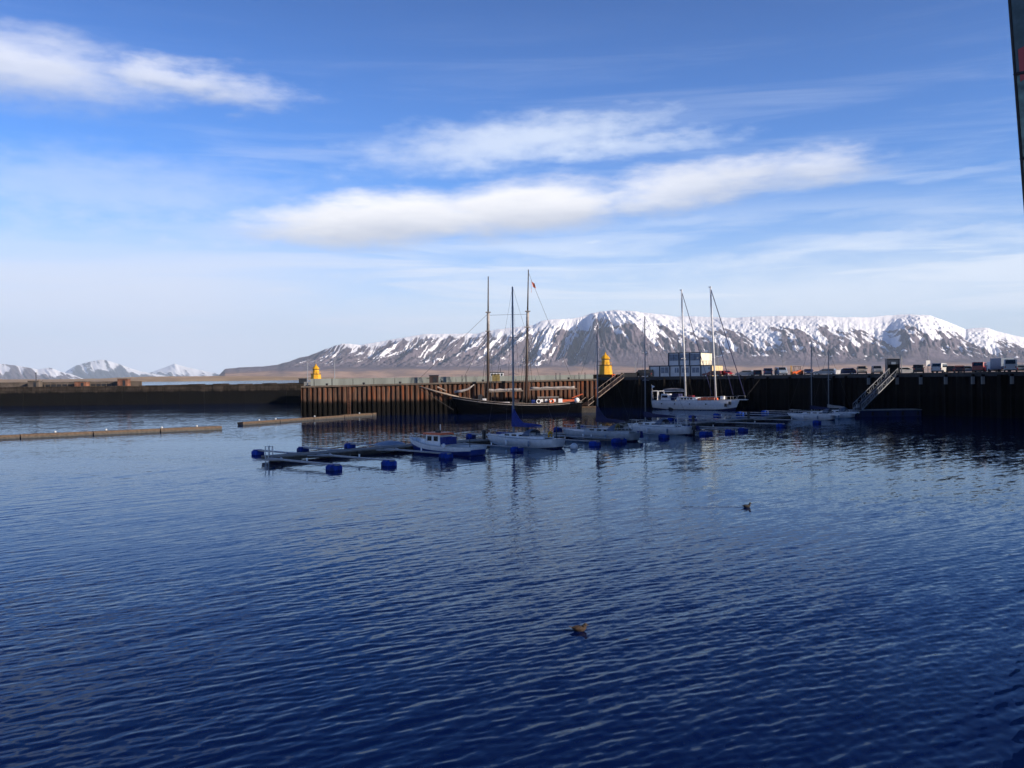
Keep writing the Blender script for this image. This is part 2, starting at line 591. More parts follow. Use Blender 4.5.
# ------------------------------------------------------------------ water
def water():
    m, t, b = principled('harbour_water')
    g = t.node('ShaderNodeNewGeometry')
    P = g.outputs['Position']
    big = t.noise(t.scalev(P, 0.012, 0.05, 0), 1.0, 4, 0.55)
    amp = t.ramp(big.outputs[0], 0.35, 0.65, 0.45, 1.15)
    # crest direction about 43 degrees in plan: rotate before stretching
    rot = t.node('ShaderNodeVectorRotate', rotation_type='Z_AXIS')
    t.l.new(P, rot.inputs['Vector'])
    rot.inputs['Angle'].default_value = R(-40)
    Q = rot.outputs[0]
    tot = None
    for sc, st, am, sd in ((1.5, 2.4, 0.045, 0.0), (4.2, 1.8, 0.055, 3.1), (0.30, 2.5, 0.02, 7.7), (11.0, 1.4, 0.04, 11.0)):
        v = t.vmath('ADD', t.scalev(Q, sc / st, sc, 1), (sd, sd * 2, sd))
        n = t.noise(v, 1.0, 2, 0.5)
        d = t.vmath('SCALE', t.vmath('SUBTRACT', n.outputs['Color'], (0.5, 0.5, 0.5)), scale=am * 2.0)
        tot = d if tot is None else t.vmath('ADD', tot, d)
    tot = t.vmath('MULTIPLY', t.vmath('SCALE', tot, scale=amp), (1, 1, 0))
    nn = t.vmath('NORMALIZE', t.vmath('ADD', g.outputs['Normal'], tot))
    t.n.remove(b)
    fr = t.node('ShaderNodeFresnel')
    fr.inputs['IOR'].default_value = 1.33
    t.l.new(nn, fr.inputs['Normal'])
    fac = t.math('MULTIPLY', t.math('POWER', fr.outputs[0], 1.22), 0.92)
    df = t.node('ShaderNodeBsdfDiffuse')
    df.inputs['Color'].default_value = (0.0006, 0.0050, 0.040, 1)
    gl = t.node('ShaderNodeBsdfGlossy')
    gl.inputs['Color'].default_value = (0.70, 0.86, 1.0, 1)
    gl.inputs['Roughness'].default_value = 0.06
    t.l.new(nn, gl.inputs['Normal'])
    mx_ = t.node('ShaderNodeMixShader')
    t.l.new(fac, mx_.inputs[0])
    t.l.new(df.outputs[0], mx_.inputs[1])
    t.l.new(gl.outputs[0], mx_.inputs[2])
    t.l.new(mx_.outputs[0], t.n['Material Output'].inputs['Surface'])

    rows = []
    d = 7.0
    while d < 420:
        rows.append(d)
        d += min(max(d * d / (8 * 940) * 0.5, 0.04), 14)
    rows = np.array([-60.0, -20.0, 2.0] + rows + list(np.geomspace(440, 29800, 60)))
    tan = np.concatenate([-np.geomspace(6, 0.62, 30)[:-1], np.linspace(-0.62, 0.62, 900), np.geomspace(0.62, 6, 30)[1:]])
    Y = np.repeat(rows[:, None], len(tan), 1)
    X = np.clip(tan[None, :] * np.maximum(np.abs(Y), 12.0), -37000, 37000)
    sp = np.gradient(rows)[:, None]
    rng = np.random.RandomState(4)
    Z = np.zeros_like(X)
    base = R(132)                       # direction of travel of the ripples
    patch = np.clip(0.72 + 0.85 * fbm(X / 17.0, Y / 30.0, 31, 4), 0.2, 1.35)
    near = (rows > 0) & (rows < 420)
    Xn, Yn, spn = X[near], Y[near], sp[near]
    zn = np.zeros_like(Xn)
    N = 72
    for i in range(N):
        lam = 0.22 * (4.0 / 0.22) ** ((i + rng.rand()) / N)
        wgt = math.exp(-0.5 * ((math.log(lam / 0.44)) / 0.75) ** 2) + 0.12
        th = base + rng.randn() * R(13 + 8 / lam ** 0.5)
        k = 2 * math.pi / lam
        a = 0.0120 * wgt * (0.6 + 0.8 * rng.rand()) / k
        # fade where the sheet is too coarse for this ripple
        sx = np.maximum(spn * abs(math.sin(th)), (1.24 / 900) * np.maximum(Yn, 12) * abs(math.cos(th)))
        att = sstep(0.55, 0.28, sx / lam)
        ph = k * (Xn * math.cos(th) + Yn * math.sin(th)) + rng.rand() * 6.28
        zn += a * att * np.sin(ph)
    zn *= patch[near]
    # thin wakes trailing behind the two ducks
    for (px, py, L) in ((746, 507, 9.0), (580, 630, 1.6)):
        p = wat(px, py)
        dx = p.x - Xn
        ok = (dx > 0) & (dx < L)
        wd = 0.14 + 0.03 * dx
        zn += np.where(ok, 0.035 * np.exp(-((Yn - p.y) / wd) ** 2) * (1 - dx / L), 0)
    # long low wake bands crossing the left of the basin
    for (x0, y0, x1, y1, aa) in ((0, 493, 230, 463, 0.022), (0, 507, 210, 476, 0.012), (0, 484, 190, 463, 0.010)):
        p, q = wat(x0, y0), wat(x1, y1)
        dd = (q - p).normalized()
        dist = (Xn - p.x) * -dd.y + (Yn - p.y) * dd.x
        zn += aa * np.exp(-(dist / 2.0) ** 2) * (0.5 + 0.9 * fbm(Xn / 9.0, Yn / 9.0, 37, 2)) * np.sin(dist * 2.0)
    Z[near] = zn
    return tag(grid_mesh('water', np.stack([X, Y, Z], -1), {}, m), kind='structure')


water()


# ------------------------------------------------------------------ mountains
def mountain_mat(name, rock, snow, grass, gz0, gz1):
    m, t, b = principled(name)
    a = t.node('ShaderNodeAttribute', attribute_name='snow')
    g = t.node('ShaderNodeNewGeometry')
    P = g.outputs['Position']
    z = t.sep(P)[2]
    n1 = t.noise(P, 0.012, 6, 0.65)
    n2 = t.noise(P, 0.0035, 5, 0.6)
    n3 = t.noise(P, 0.03, 4, 0.7)
    rk0 = t.mix(t.ramp(n2.outputs[0], 0.35, 0.65), rock, tuple(c * 1.6 for c in rock))
    rk = t.mix(t.math('MULTIPLY', t.ramp(n3.outputs[0], 0.42, 0.66), 0.6), rk0, (rock[0] * 0.55, rock[1] * 0.55, rock[2] * 0.6))
    gr = t.mix(t.ramp(n2.outputs[0], 0.4, 0.6), grass, tuple(c * 0.6 for c in grass))
    zz = t.math('ADD', z, t.math('MULTIPLY', t.math('SUBTRACT', n2.outputs[0], 0.5), gz1))
    low = t.mix(t.ramp(zz, gz0, gz1), gr, rk)
    sn = t.math('ADD', a.outputs['Fac'], t.math('MULTIPLY', t.math('SUBTRACT', n1.outputs[0], 0.5), 0.4))
    c = t.mix(t.ramp(sn, 0.40, 0.60), low, snow)
    t.l.new(c, b.inputs['Base Color'])
    b.inputs['Roughness'].default_value = 0.9
    b.inputs['Specular IOR Level'].default_value = 0.15
    return m


def esja():
    sky_pts = [(150, 378), (200, 377), (219, 375), (225, 368.8), (240, 367.5), (262, 366.5), (280, 364), (290, 361), (300, 357.5), (309, 356), (325, 349), (343, 343.5), (350, 343.3), (361, 344.8), (381, 341.5), (405, 337),
               (425, 334), (450, 333.6), (478, 333.2), (498, 329), (514, 327.4), (534, 325), (542, 321), (550, 319.3), (571, 318.6), (586, 315.5), (592, 313.3), (603, 311), (618, 310.2), (634, 311.2), (649, 312.8),
               (665, 314.8), (678, 316.3), (696, 316.5), (713, 317), (733, 317.6), (773, 316), (821, 316), (837, 317), (869, 317.3), (890, 315.3), (910, 314), (930, 315.3), (946, 321), (958, 325.8), (966, 329), (974, 328.2),
               (986, 327.3), (998, 331.4), (1014, 335.4), (1024, 337.4), (1060, 346), (1100, 352), (1200, 356), (1300, 366)]
    cols = np.arange(150, 1290, 0.55)
    ys = np.interp(cols, [p[0] for p in sky_pts], [p[1] for p in sky_pts])
    ys = ys + 0.55 * fbm(cols / 6.0, cols * 0 + 3.3, 5, 4)
    nv = 230
    v = np.linspace(0, 1.22, nv)
    C, V = np.meshgrid(cols, v)
    Yr = 10600 + 500 * fbm(C / 160.0, C * 0 + 1.5, 8, 2)
    Ys = 7600 + 120 * fbm(C / 60.0, C * 0 + 7.5, 9, 3)
    Yd = Ys + (Yr - Ys) * V
    slope = -0.0105
    hor = 376.0 + slope * (C - 512)
    zr = 8 + (hor - ys[None, :]) * Yr / F
    zr = np.maximum(zr, 12)
    v0 = 0.26
    s = np.clip((V - v0) / (1 - v0), 0, 1)
    apron = np.minimum(95.0, zr * 0.5)
    k = 1 - sstep(560, 640, C)                      # 1 on the left escarpment, 0 on the broad right flank
    prof_l = 0.42 * s + 0.58 * s ** 2.0
    prof_r = 0.55 * s + 0.45 * s ** 1.4
    prof = prof_l * k + prof_r * (1 - k)
    Z = np.where(V < v0, apron * (V / v0) ** 1.2, apron + (zr - apron) * prof)
    skew = -46 * k + 70 * (1 - k) * (1 - sstep(720, 800, C)) + 30 * sstep(860, 960, C)
    warp = 6 * fbm(C / 30.0, s * 3.0, 12, 3)
    Wc = C + skew * s + warp
    n1 = fbm(Wc / 24.0, s * 0.7, 21, 2)
    n2 = fbm(Wc / 7.0, s * 1.3 + 3, 25, 4)
    rid = 1 - np.abs(n1) * 2.6                      # 1 in the gully floor
    rid2 = 1 - np.abs(n2) * 2.6
    env = np.sin(np.pi * np.clip(s, 0, 1)) ** 0.8
    scale = zr / 500.0
    soft = 0.30 + 0.70 * k
    Z = Z - env * scale * (np.clip(rid, -1, 1) * 60 * soft + np.clip(rid2, -1, 1) * 24 * (0.22 + 0.78 * k))
    fine = fbm(C / 3.0, V * 30, 41, 4)
    Z = Z + fine * (13 + 9 * k) * env * scale
    # steep bluff band low on the right flank
    bl = np.exp(-((s - 0.30) / 0.12) ** 2) * (1 - k)
    Z = Z - bl * 36 * np.clip(1 - np.abs(fbm(C / 9.0 + s * 2, s * 2, 57, 3)) * 3, -0.3, 1)
    # summit block and right hand cone turn a flank away from the sun
    hump = lambda cx, wl, wr: np.exp(-((C - cx) / np.where(C < cx, wl, wr)) ** 2)
    mid = np.sin(np.pi * np.clip(s, 0, 1)) ** 0.7
    Z = Z + mid * (150 * hump(612, 30, 60) - 55 * hump(566, 34, 26) + 30 * hump(545, 14, 20) + 115 * hump(918, 26, 46) - 40 * hump(888, 20, 14) + 40 * hump(800, 30, 30) + 45 * hump(726, 16, 40))
    lim = 8 + (zr - 8) * Yd / Yr - 3
    Z = np.where(V < 1, np.minimum(Z, np.where(s > 0.02, lim, Z)), Z)
    back = V > 1
    Z = np.where(back, zr - (V - 1) * 900 * (0.35 + 0.65 * k), Z)
    Z = np.where(V <= 0.001, -4, Z)
    X = (C - 512) / F * Yd
    # snow cover: thin diagonal streaks under a rim on the left, broad slanting fields on the right
    ti = lambda xs, v: np.interp(cols, xs, v)[None, :]
    rim = ti([150, 330, 350, 480, 540, 600], [1.25, 1.10, 0.95, 0.90, 0.86, 0.84])
    wl_ = C - 44 * s + 4 * fbm(C / 12.0, s * 4, 14, 3)
    a1 = 1 - np.abs(fbm(wl_ / 9.0, s * 0.5, 61, 3)) * 6.5
    a2 = 1 - np.abs(fbm(wl_ / 4.0, s * 0.9, 64, 2)) * 5.0
    gate = fbm(C / 17.0, s * 1.6, 67, 3)
    amt = ti([150, 300, 345, 400, 520, 620], [-0.5, -0.25, 0.06, 0.14, 0.20, 0.24])
    top_ = 0.5 + (s - rim + 0.10 * fbm(C / 5.0, s * 2, 66, 3)) * 5.0
    stk = 0.02 + 0.50 * np.clip(a1, -0.6, 1) + 0.22 * np.clip(a2, -.5, 1) + 0.45 * gate + amt - 0.35 * (1 - s) * (s < 0.5) - 0.6 * (s < 0.16)
    sl = np.maximum(top_, stk)
    line = ti([560, 600, 625, 700, 780, 860, 905, 930, 960, 1024, 1290], [0.66, 0.60, 0.46, 0.52, 0.54, 0.58, 0.62, 0.44, 0.50, 0.54, 0.60])
    dr = C * 0.55 + 42 * s                              # fields drop towards the right
    b1 = fbm(dr / 8.0, (C * 0.012 - s * 1.6), 71, 4)
    b2 = fbm(dr / 3.2, (C * 0.02 - s * 3.2), 75, 3)
    sr = 0.5 + (s - line - 0.05) * 2.2 + 1.1 * b1 + 0.75 * b2 + 0.3 * fbm(C / 40.0, s * 2, 79, 2)
    sr = sr + 0.7 * sstep(line + 0.10, line + 0.34, s) * np.ones_like(s)
    sr = np.where(s < 0.30, sr - 0.3, sr)
    pt = fbm(dr / 2.6 + 40, (C * 0.06 - s * 7.0), 85, 3)
    pch = 0.5 + (pt - 0.36) * 3.0 + 0.7 * (s - 0.45)
    sr = np.maximum(sr, np.where((s > 0.13) & (C > 640), np.minimum(pch, 0.8), 0))
    ptl = fbm(wl_ / 2.2 + 20, s * 4.0, 87, 3)
    sl = np.maximum(sl, np.where((s > 0.2) & (C > 320), 0.5 + (ptl - 0.45) * 3.0 + 0.5 * (s - 0.6), 0))
    snow = sl * k + sr * (1 - k)
    snow = np.where(V < v0 + 0.03, 0, snow)
    snow = np.where((V >= 0.97) & (C > 590), 1.0, snow)
    m = mountain_mat('mountain_rock_snow', (0.105, 0.086, 0.104), (0.88, 0.88, 0.90), (0.46, 0.29, 0.19), 40, 90)
    return tag(grid_mesh('mountain', np.stack([X, Yd, Z], -1), {'snow': snow}, m), kind='structure')


def far_range(name, pts, Y0, Yr, seed, base_snow, rock):
    cols = np.arange(pts[0][0], pts[-1][0], 0.6)
    ys = np.interp(cols, [p[0] for p in pts], [p[1] for p in pts]) + 0.4 * fbm(cols / 5.0, cols * 0 + .3, seed, 4)
    v = np.linspace(0, 1.2, 90)
    C, V = np.meshgrid(cols, v)
    Yd = Y0 + (Yr - Y0) * V
    hor = 376.0 - 0.0105 * (C - 512)
    zr = np.maximum(8 + (hor - ys[None, :]) * Yr / F, 5)
    s = np.clip(V, 0, 1)
    rid = 1 - np.abs(fbm((C + 14 * s) / 9.0, s, seed + 3, 3)) * 2.4
    Z = zr * (0.4 * s + 0.6 * s ** 1.5) - np.sin(np.pi * s) * rid * zr * 0.12
    Z = np.where(V > 1, zr - (V - 1) * zr * 3, Z)
    Z = np.where(V < 0.001, -5, Z)
    X = (C - 512) / F * Yd
    snow = base_snow + (s - 0.5) * 0.9 + 0.5 * rid * 0.6 - 0.25 + 0.4 * fbm(C / 8.0, s * 4, seed + 9, 4)
    m = mountain_mat(name + '_rock_snow', rock, (0.86, 0.87, 0.90), (0.2, 0.15, 0.11), 1, 20)
    return tag(grid_mesh(name, np.stack([X, Yd, Z], -1), {'snow': snow}, m), kind='structure')


esja()
far_range('hills', [(-90, 360), (-40, 358), (0, 363.5), (20, 366), (38, 369.5), (50, 367.5), (60, 371), (72, 374.5), (86, 379.5)], 15000, 18500, 61, 0.42, (0.12, 0.095, 0.105))
far_range('hills', [(40, 379), (65, 372), (75, 366), (90, 361.5), (103, 359.5), (110, 361), (125, 366), (140, 371), (160, 375), (185, 379)], 23000, 26000, 71, 0.36, (0.03, 0.035, 0.05))
far_range('hills', [(110, 380), (150, 372.5), (165, 367.5), (175, 363.5), (185, 366.5), (200, 370), (215, 373), (240, 377), (262, 379)], 25500, 28500, 81, 0.55, (0.03, 0.035, 0.05))


def low_island():
    pts = [(-160, 379.5), (60, 379.2), (100, 378.6), (125, 377.2), (150, 376.6), (190, 376.2), (230, 376.0), (270, 376.4), (300, 376.9), (330, 377.4), (360, 378.2), (385, 379.4)]
    cols = np.arange(-160, 385, 1.0)
    ys = np.interp(cols, [p[0] for p in pts], [p[1] for p in pts]) + 0.25 * fbm(cols / 9.0, cols * 0 + .3, 91, 4)
    v = np.linspace(0, 1.3, 26)
    C, V = np.meshgrid(cols, v)
    Yd = 4100 + 500 * V
    hor = 376.0 - 0.0105 * (C - 512)
    zr = np.maximum(8 + (hor - ys[None, :]) * 4600 / F, 0.5)
    Z = zr * np.sin(np.clip(V, 0, 1) * np.pi / 2) ** 0.7 + 0.8 * fbm(C / 5, V * 6, 95, 3)
    Z = np.where(V > 1, zr * (1 - (V - 1) * 3.4), Z)
    Z = np.where(V < 0.01, -2, Z)
    X = (C - 512) / F * Yd
    m = mountain_mat('island_grass', (0.34, 0.22, 0.12), (0.8, 0.8, 0.8), (0.40, 0.27, 0.14), 2, 30)
    return tag(grid_mesh('terrain', np.stack([X, Yd, Z], -1), {'snow': Z * 0 - 1}, m), kind='structure')


low_island()

# ------------------------------------------------------------------ haze
hzm = bpy.data.materials.new('haze_air')
hzm.use_nodes = True
ht = NT(hzm.node_tree)
ht.n.clear()
pv = ht.node('ShaderNodeVolumePrincipled')
pv.inputs['Color'].default_value = (0.74, 0.87, 1.0, 1)
pv.inputs['Density'].default_value = 2.8e-5
pv.inputs['Anisotropy'].default_value = 0.0
ho = ht.node('ShaderNodeOutputMaterial')
ht.l.new(pv.outputs[0], ho.inputs['Volume'])
hb = MB().box((0, 14900, 800), (76000, 30400, 1616))
haze = hb.build('haze', hzm)
tag(haze, kind='stuff')

# ------------------------------------------------------------------ concert hall at the right edge (its far shadow covers the marina)
def hall():
    A0, A1 = at(1047, 501, 60), at(995.8, -171, 60)
    bot = [Vector((A0.x, A0.y, 0.0)), Vector((99, 147, 0)), Vector((150, 126, 0)), Vector((92, 22, 0))]
    top = [Vector((A1.x, A1.y, 43)), Vector((100, 149, 32)), Vector((154, 130, 32)), Vector((94, 20, 43))]
    t = thing('glass_building', 'tall dark glass building leaning outward at the right edge', 'building', (bot[0].x, bot[0].y, 0))
    o = Vector((bot[0].x, bot[0].y, 0))
    bot = [p - o for p in bot]
    top = [p - o for p in top]
    core = MB()
    ins = 0.35
    c0 = sum(bot, Vector()) / 4
    bi = [p + (c0 - p).normalized() * ins for p in bot]
    ti = [p + (Vector((c0.x, c0.y, p.z)) - p).normalized() * ins for p in top]
    core.add(bi + ti, [(3, 2, 1, 0), (4, 5, 6, 7), (0, 1, 5, 4), (1, 2, 6, 5), (2, 3, 7, 6), (3, 0, 4, 7)])
    core.build('wall', M['dark_metal'], t)
    m, tt, b = principled('tinted_glass_panes')
    g = tt.node('ShaderNodeNewGeometry')
    wn = tt.node('ShaderNodeTexWhiteNoise', noise_dimensions='1D')
    tt.l.new(g.outputs['Random Per Island'], wn.inputs['W'])
    cr = tt.node('ShaderNodeValToRGB')
    cr.color_ramp.interpolation = 'CONSTANT'
    els = cr.color_ramp.elements
    els[0].color = (0.16, 0.27, 0.24, 1)
    els[1].position = 0.35
    els[1].color = (0.24, 0.33, 0.29, 1)
    e = els.new(0.7)
    e.color = (0.07, 0.10, 0.11, 1)
    e = els.new(0.86)
    e.color = (0.55, 0.07, 0.05, 1)
    tt.l.new(wn.outputs[0], cr.inputs[0])
    nz = tt.noise(g.outputs['Position'], 0.9, 4)
    cc = tt.mix(tt.ramp(nz.outputs[0], 0.35, 0.7), (0.04, 0.06, 0.06), cr.outputs[0])
    tt.l.new(cc, b.inputs['Base Color'])
    b.inputs['Roughness'].default_value = 0.12
    b.inputs['Specular IOR Level'].default_value = 0.35
    pan, mul = MB(), MB()
    for i, j in ((3, 0), (0, 1)):
        nc, nr = (11, 8) if i == 3 else (14, 8)
        P = lambda a, z: (bot[i] * (1 - a) + bot[j] * a) * (1 - z) + (top[i] * (1 - a) + top[j] * a) * z
        for a in range(nc):
            for z in range(nr):
                q = [P(x / nc, y / nr) for x, y in ((a, z), (a + 1, z), (a + 1, z + 1), (a, z + 1))]
                cen = sum(q, Vector()) / 4
                q = [cen + (p - cen) * 0.985 for p in q]
                pan.add(q, [(0, 1, 2, 3)])
        sh = 0.5
        for a in range(nc + 1):
            mul.tube([P(a / nc, z / nr) for z in range(nr + 1)], 0.09, 6)
        for z in range(nr + 1):
            mul.tube([P(0, z / nr), P(1, z / nr)], 0.12, 6)
    Pf = lambda a, z: (bot[3] * (1 - a) + bot[0] * a) * (1 - z) + (top[3] * (1 - a) + top[0] * a) * z
    off = Vector((-.004, -.012, 0))
    rp = MB().add([Pf(a, z) + off * 4 for a, z in ((.978, .632), (.9965, .612), (.9965, .660), (.978, .672))], [(0, 1, 2, 3)])
    rp.build('red_panel', M['red'], t)
    pan.build('glass_panes', m, t)
    mul.build('mullions', M['dark_metal'], t)
    sl = MB()
    sl.add([p + Vector((0, 0, .0)) for p in top] + [p + Vector((0, 0, 0.5)) for p in top], [(3, 2, 1, 0), (4, 5, 6, 7), (0, 1, 5, 4), (1, 2, 6, 5), (2, 3, 7, 6), (3, 0, 4, 7)])
    sl.build('roof', M['dark_metal'], t)


hall()

# ------------------------------------------------------------------ piers
def corrugated(mb, p, q, z0, z1a, z1b, pitch, depth):
    """sheet pile face between plan points p and q, trapezoid ribs towards the viewer"""
    p, q = Vector((p[0], p[1], 0)), Vector((q[0], q[1], 0))
    L = (q - p).length
    d = (q - p) / L
    nrm = Vector((d.y, -d.x, 0))
    n = int(L / pitch)
    pts = [(0, 1.0)]
    rr = random.Random(int(L * 10))
    for i in range(n):
        jit, dep = rr.uniform(-.14, .14), rr.choice((.55, .8, 1.0, 1.0, 1.1))
        for a, e in ((0.16, 0), (0.36, 0), (0.50, 1), (0.88, 1)):
            pts.append((i + min(a + jit * (.6 if a > .1 else 0), .99), e * dep))
    pts.append((n, pts[-1][1]))
    vs, fs = [], []
    for a, e in pts:
        c = p + d * (a / n * L) + nrm * depth * e
        zt = z1a + (z1b - z1a) * a / n - (0.05 + 0.3 * ((int(a) * 7919) % 13) / 13.0) * (1 if depth > .4 else 0)
        vs += [(c.x, c.y, z0), (c.x, c.y, zt)]
    for i in range(len(pts) - 1):
        fs.append((2 * i, 2 * i + 2, 2 * i + 3, 2 * i + 1))
    mb.add(vs, fs)


PL, PR = (xat(301, 195), 195.0), (xat(597, 207), 207.0)
ARM_B = (xat(305, 300) + 0.5, 300.0)


def left_pier():
    t = thing('sheet_pile_pier', 'rust streaked sheet pile pier with pale wave wall behind the schooner', 'pier', (PL[0], PL[1], 0))
    ox, oy = PL
    loc = lambda p: (p[0] - ox, p[1] - oy)
    zt0, zt1 = 6.15, 7.0
    a, b = (0, 0), loc(PR)
    back0, back1 = loc((PL[0] - 1.5, 206)), loc((PR[0], 219))
    f = MB()
    corrugated(f, a, b, -3, zt0, zt1, 1.0, 0.5)
    f.build('sheet_pile_face', M['sheetpile'], t)
    s = MB()
    arm = loc(ARM_B)
    arm2 = loc((ARM_B[0] + 13, 300))
    # solid core with sloped deck, behind the ribs
    v = [(a[0], a[1] + .05, -3), (b[0], b[1] + .05, -3), (back1[0], back1[1], -3), (back0[0], back0[1], -3)]
    vt = [(a[0], a[1] + .05, zt0 - .1), (b[0], b[1] + .05, zt1 - .1), (back1[0], back1[1], zt1 - .1), (back0[0], back0[1], zt0 - .1)]
    s.add(v + vt, [(3, 2, 1, 0), (4, 5, 6, 7), (0, 1, 5, 4), (1, 2, 6, 5), (2, 3, 7, 6), (3, 0, 4, 7)])
    s.prism([(back0[0] + .1, back0[1] - .2), (back0[0] + 12, back0[1] + 2), arm2, arm], -3, zt0 - 0.2)
    s.build('pier_core', M['quaywall'], t)
    c = MB()
    d = Vector((b[0], b[1], 0)).normalized()
    nrm = Vector((d.y, -d.x, 0))
    p0, p1 = Vector((0, 0, zt0 + .06)), Vector((b[0], b[1], zt1 + .06))
    c.bar(p0 + nrm * 0.15, p1 + nrm * 0.15, 0.9, 0.34)
    c.build('capping_beam', M['brown_stone'], t)
    # wave wall at the back
    wl = MB()
    L = Vector((b[0], b[1], 0)).length
    for i in range(14):
        u, v_ = i / 14 + 0.0008, (i + 1) / 14 - 0.0008
        q0 = Vector((b[0] * u, b[1] * u + 9.0, 0))
        q1 = Vector((b[0] * v_, b[1] * v_ + 9.0, 0))
        za, zb = 7.82 + .34 * u, 7.82 + .34 * v_
        vs = []
        for q, zt in ((q0, za), (q1, zb)):
            for off in (0, 0.7):
                vs += [(q.x, q.y + off, 5.6), (q.x, q.y + off, zt)]
        wl.add(vs, [(0, 4, 5, 1), (2, 3, 7, 6), (1, 5, 7, 3), (0, 1, 3, 2), (4, 6, 7, 5)])
    wl.build('wave_wall', M['wavewall'], t)
    # mooring bollards and ladders
    for k, u in enumerate((0.08, 0.2, 0.32, 0.46, 0.6, 0.75, 0.9)):
        o = MB().lathe([(0.2, 0), (0.2, 0.35), (0.3, 0.42), (0.3, 0.6), (0.1, 0.66)], n=10)
        o.build('bollard', M['dark_metal'], t, loc=(b[0] * u, b[1] * u + 0.9, zt0 + (zt1 - zt0) * u + .0))
    for u in (0.155, 0.55):
        o = MB()
        for dx in (-.25, .25):
            o.bar((dx, -.62, -0.5), (dx, -.62, 6.2), .07, .07)
        for z in np.arange(0, 6.2, .33):
            o.bar((-.25, -.62, z), (.25, -.62, z), .05, .05)
        o.build('ladder', M['rust_brown'], t, loc=(b[0] * u, b[1] * u, 0))


left_pier()

Q0, Q1, Q2, Q3 = (xat(598, 234), 234.0), (xat(752, 211), 211.0), (xat(1003, 160), 160.0), (150.0, 105.0)
DZ0, DZ1, DZ2 = 7.2, 7.3, 7.62


def quay_edge(px):
    """plan point of the quay edge under image column px"""
    k = (xat(px, 100.0) / 100.0)
    for (a, b, za, zb) in ((Q0, Q1, DZ0, DZ1), (Q1, Q2, DZ1, DZ2), (Q2, Q3, DZ2, DZ2)):
        den = (b[0] - a[0]) - k * (b[1] - a[1])
        u = (k * a[1] - a[0]) / den
        if -0.01 <= u <= 1.0:
            return Vector((a[0] + u * (b[0] - a[0]), a[1] + u * (b[1] - a[1]), za + u * (zb - za)))
    return Vector((Q0[0], Q0[1], DZ0))


def right_quay():
    t = thing('harbour_quay', 'long dark timber faced quay carrying the row of parked cars', 'quay', (Q1[0], Q1[1], 0))
    ox, oy = Q1
    L = lambda p: Vector((p[0] - ox, p[1] - oy, 0))
    f = MB()
    for (a, b, za, zb) in ((Q0, Q1, DZ0, DZ1), (Q1, Q2, DZ1, DZ2), (Q2, Q3, DZ2, DZ2)):
        corrugated(f, L(a), L(b), -3, za - .5, zb - .5, 1.3, 0.3)
    f.build('quay_wall', M['quaywall'], t)
    dk = MB()
    far = [L((Q0[0] - 1, 268)), L((Q1[0] + 8, 262)), L((Q2[0] + 80, 262)), L((260, 130))]
    near = [L(Q0), L(Q1), L(Q2), L(Q3)]
    zz = [DZ0, DZ1, DZ2, DZ2]
    vs = []
    for i in range(4):
        for p in (near[i], far[i]):
            vs += [(p.x, p.y, zz[i] - .5), (p.x, p.y, zz[i])]
    fs = [(0, 1, 3, 2), (12, 14, 15, 13)]
    for i in range(3):
        o = 4 * i
        fs += [(o, o + 4, o + 5, o + 1), (o + 1, o + 5, o + 7, o + 3), (o + 3, o + 7, o + 6, o + 2), (o + 2, o + 6, o + 4, o)]
    dk.add(vs, fs)
    dk.build('deck', M['asphalt'], t)
    sd = MB()                        # left end face
    sd.add([(near[0].x, near[0].y, -3), (far[0].x, far[0].y, -3), (far[0].x, far[0].y, DZ0 - .5), (near[0].x, near[0].y, DZ0 - .5)], [(0, 1, 2, 3)])
    sd.build('end_wall', M['quaywall'], t)
    kb = MB()
    for i in range(3):
        p = near[i] + Vector((0, 0, zz[i]))
        q = near[i + 1] + Vector((0, 0, zz[i + 1]))
        d = (q - p).normalized()
        kb.bar(p + Vector((0, 0.3, .12)), q + Vector((0, 0.3, .12)), 0.35, 0.28)
    kb.build('kerb_beam', M['wood_wet'], t)
    for p, z in ((Q0, DZ0), (Q1, DZ1), (Q2, DZ2)):
        MB().box((0, 0, z / 2 - 1.6), (1.3, 1.3, z + 2.7)).build('corner_post', M['quaywall'], t, loc=(p[0] - ox, p[1] - oy + .1, 0))
    # fender posts; the light on their tops is put in as paler boxes
    for px in (618, 640, 665, 690, 745, 768, 790, 812, 834, 846, 869, 897.5, 921, 946, 973, 983, 1012):
        p = quay_edge(px)
        o = MB().box((0, 0, (p.z - .5 + 1) / 2 - .5), (0.42, 0.42, p.z + .3))
        o.build('fender_post', M['quaywall'], t, loc=(p.x - ox - .25, p.y - oy - .45, 0))
        if px > 860:
            MB().box((0, 0, 0), (0.46, 0.46, 1.3)).build('fender_lit_top', M['concrete'], t, loc=(p.x - ox - .26, p.y - oy - .47, p.z - 1.2))


right_quay()


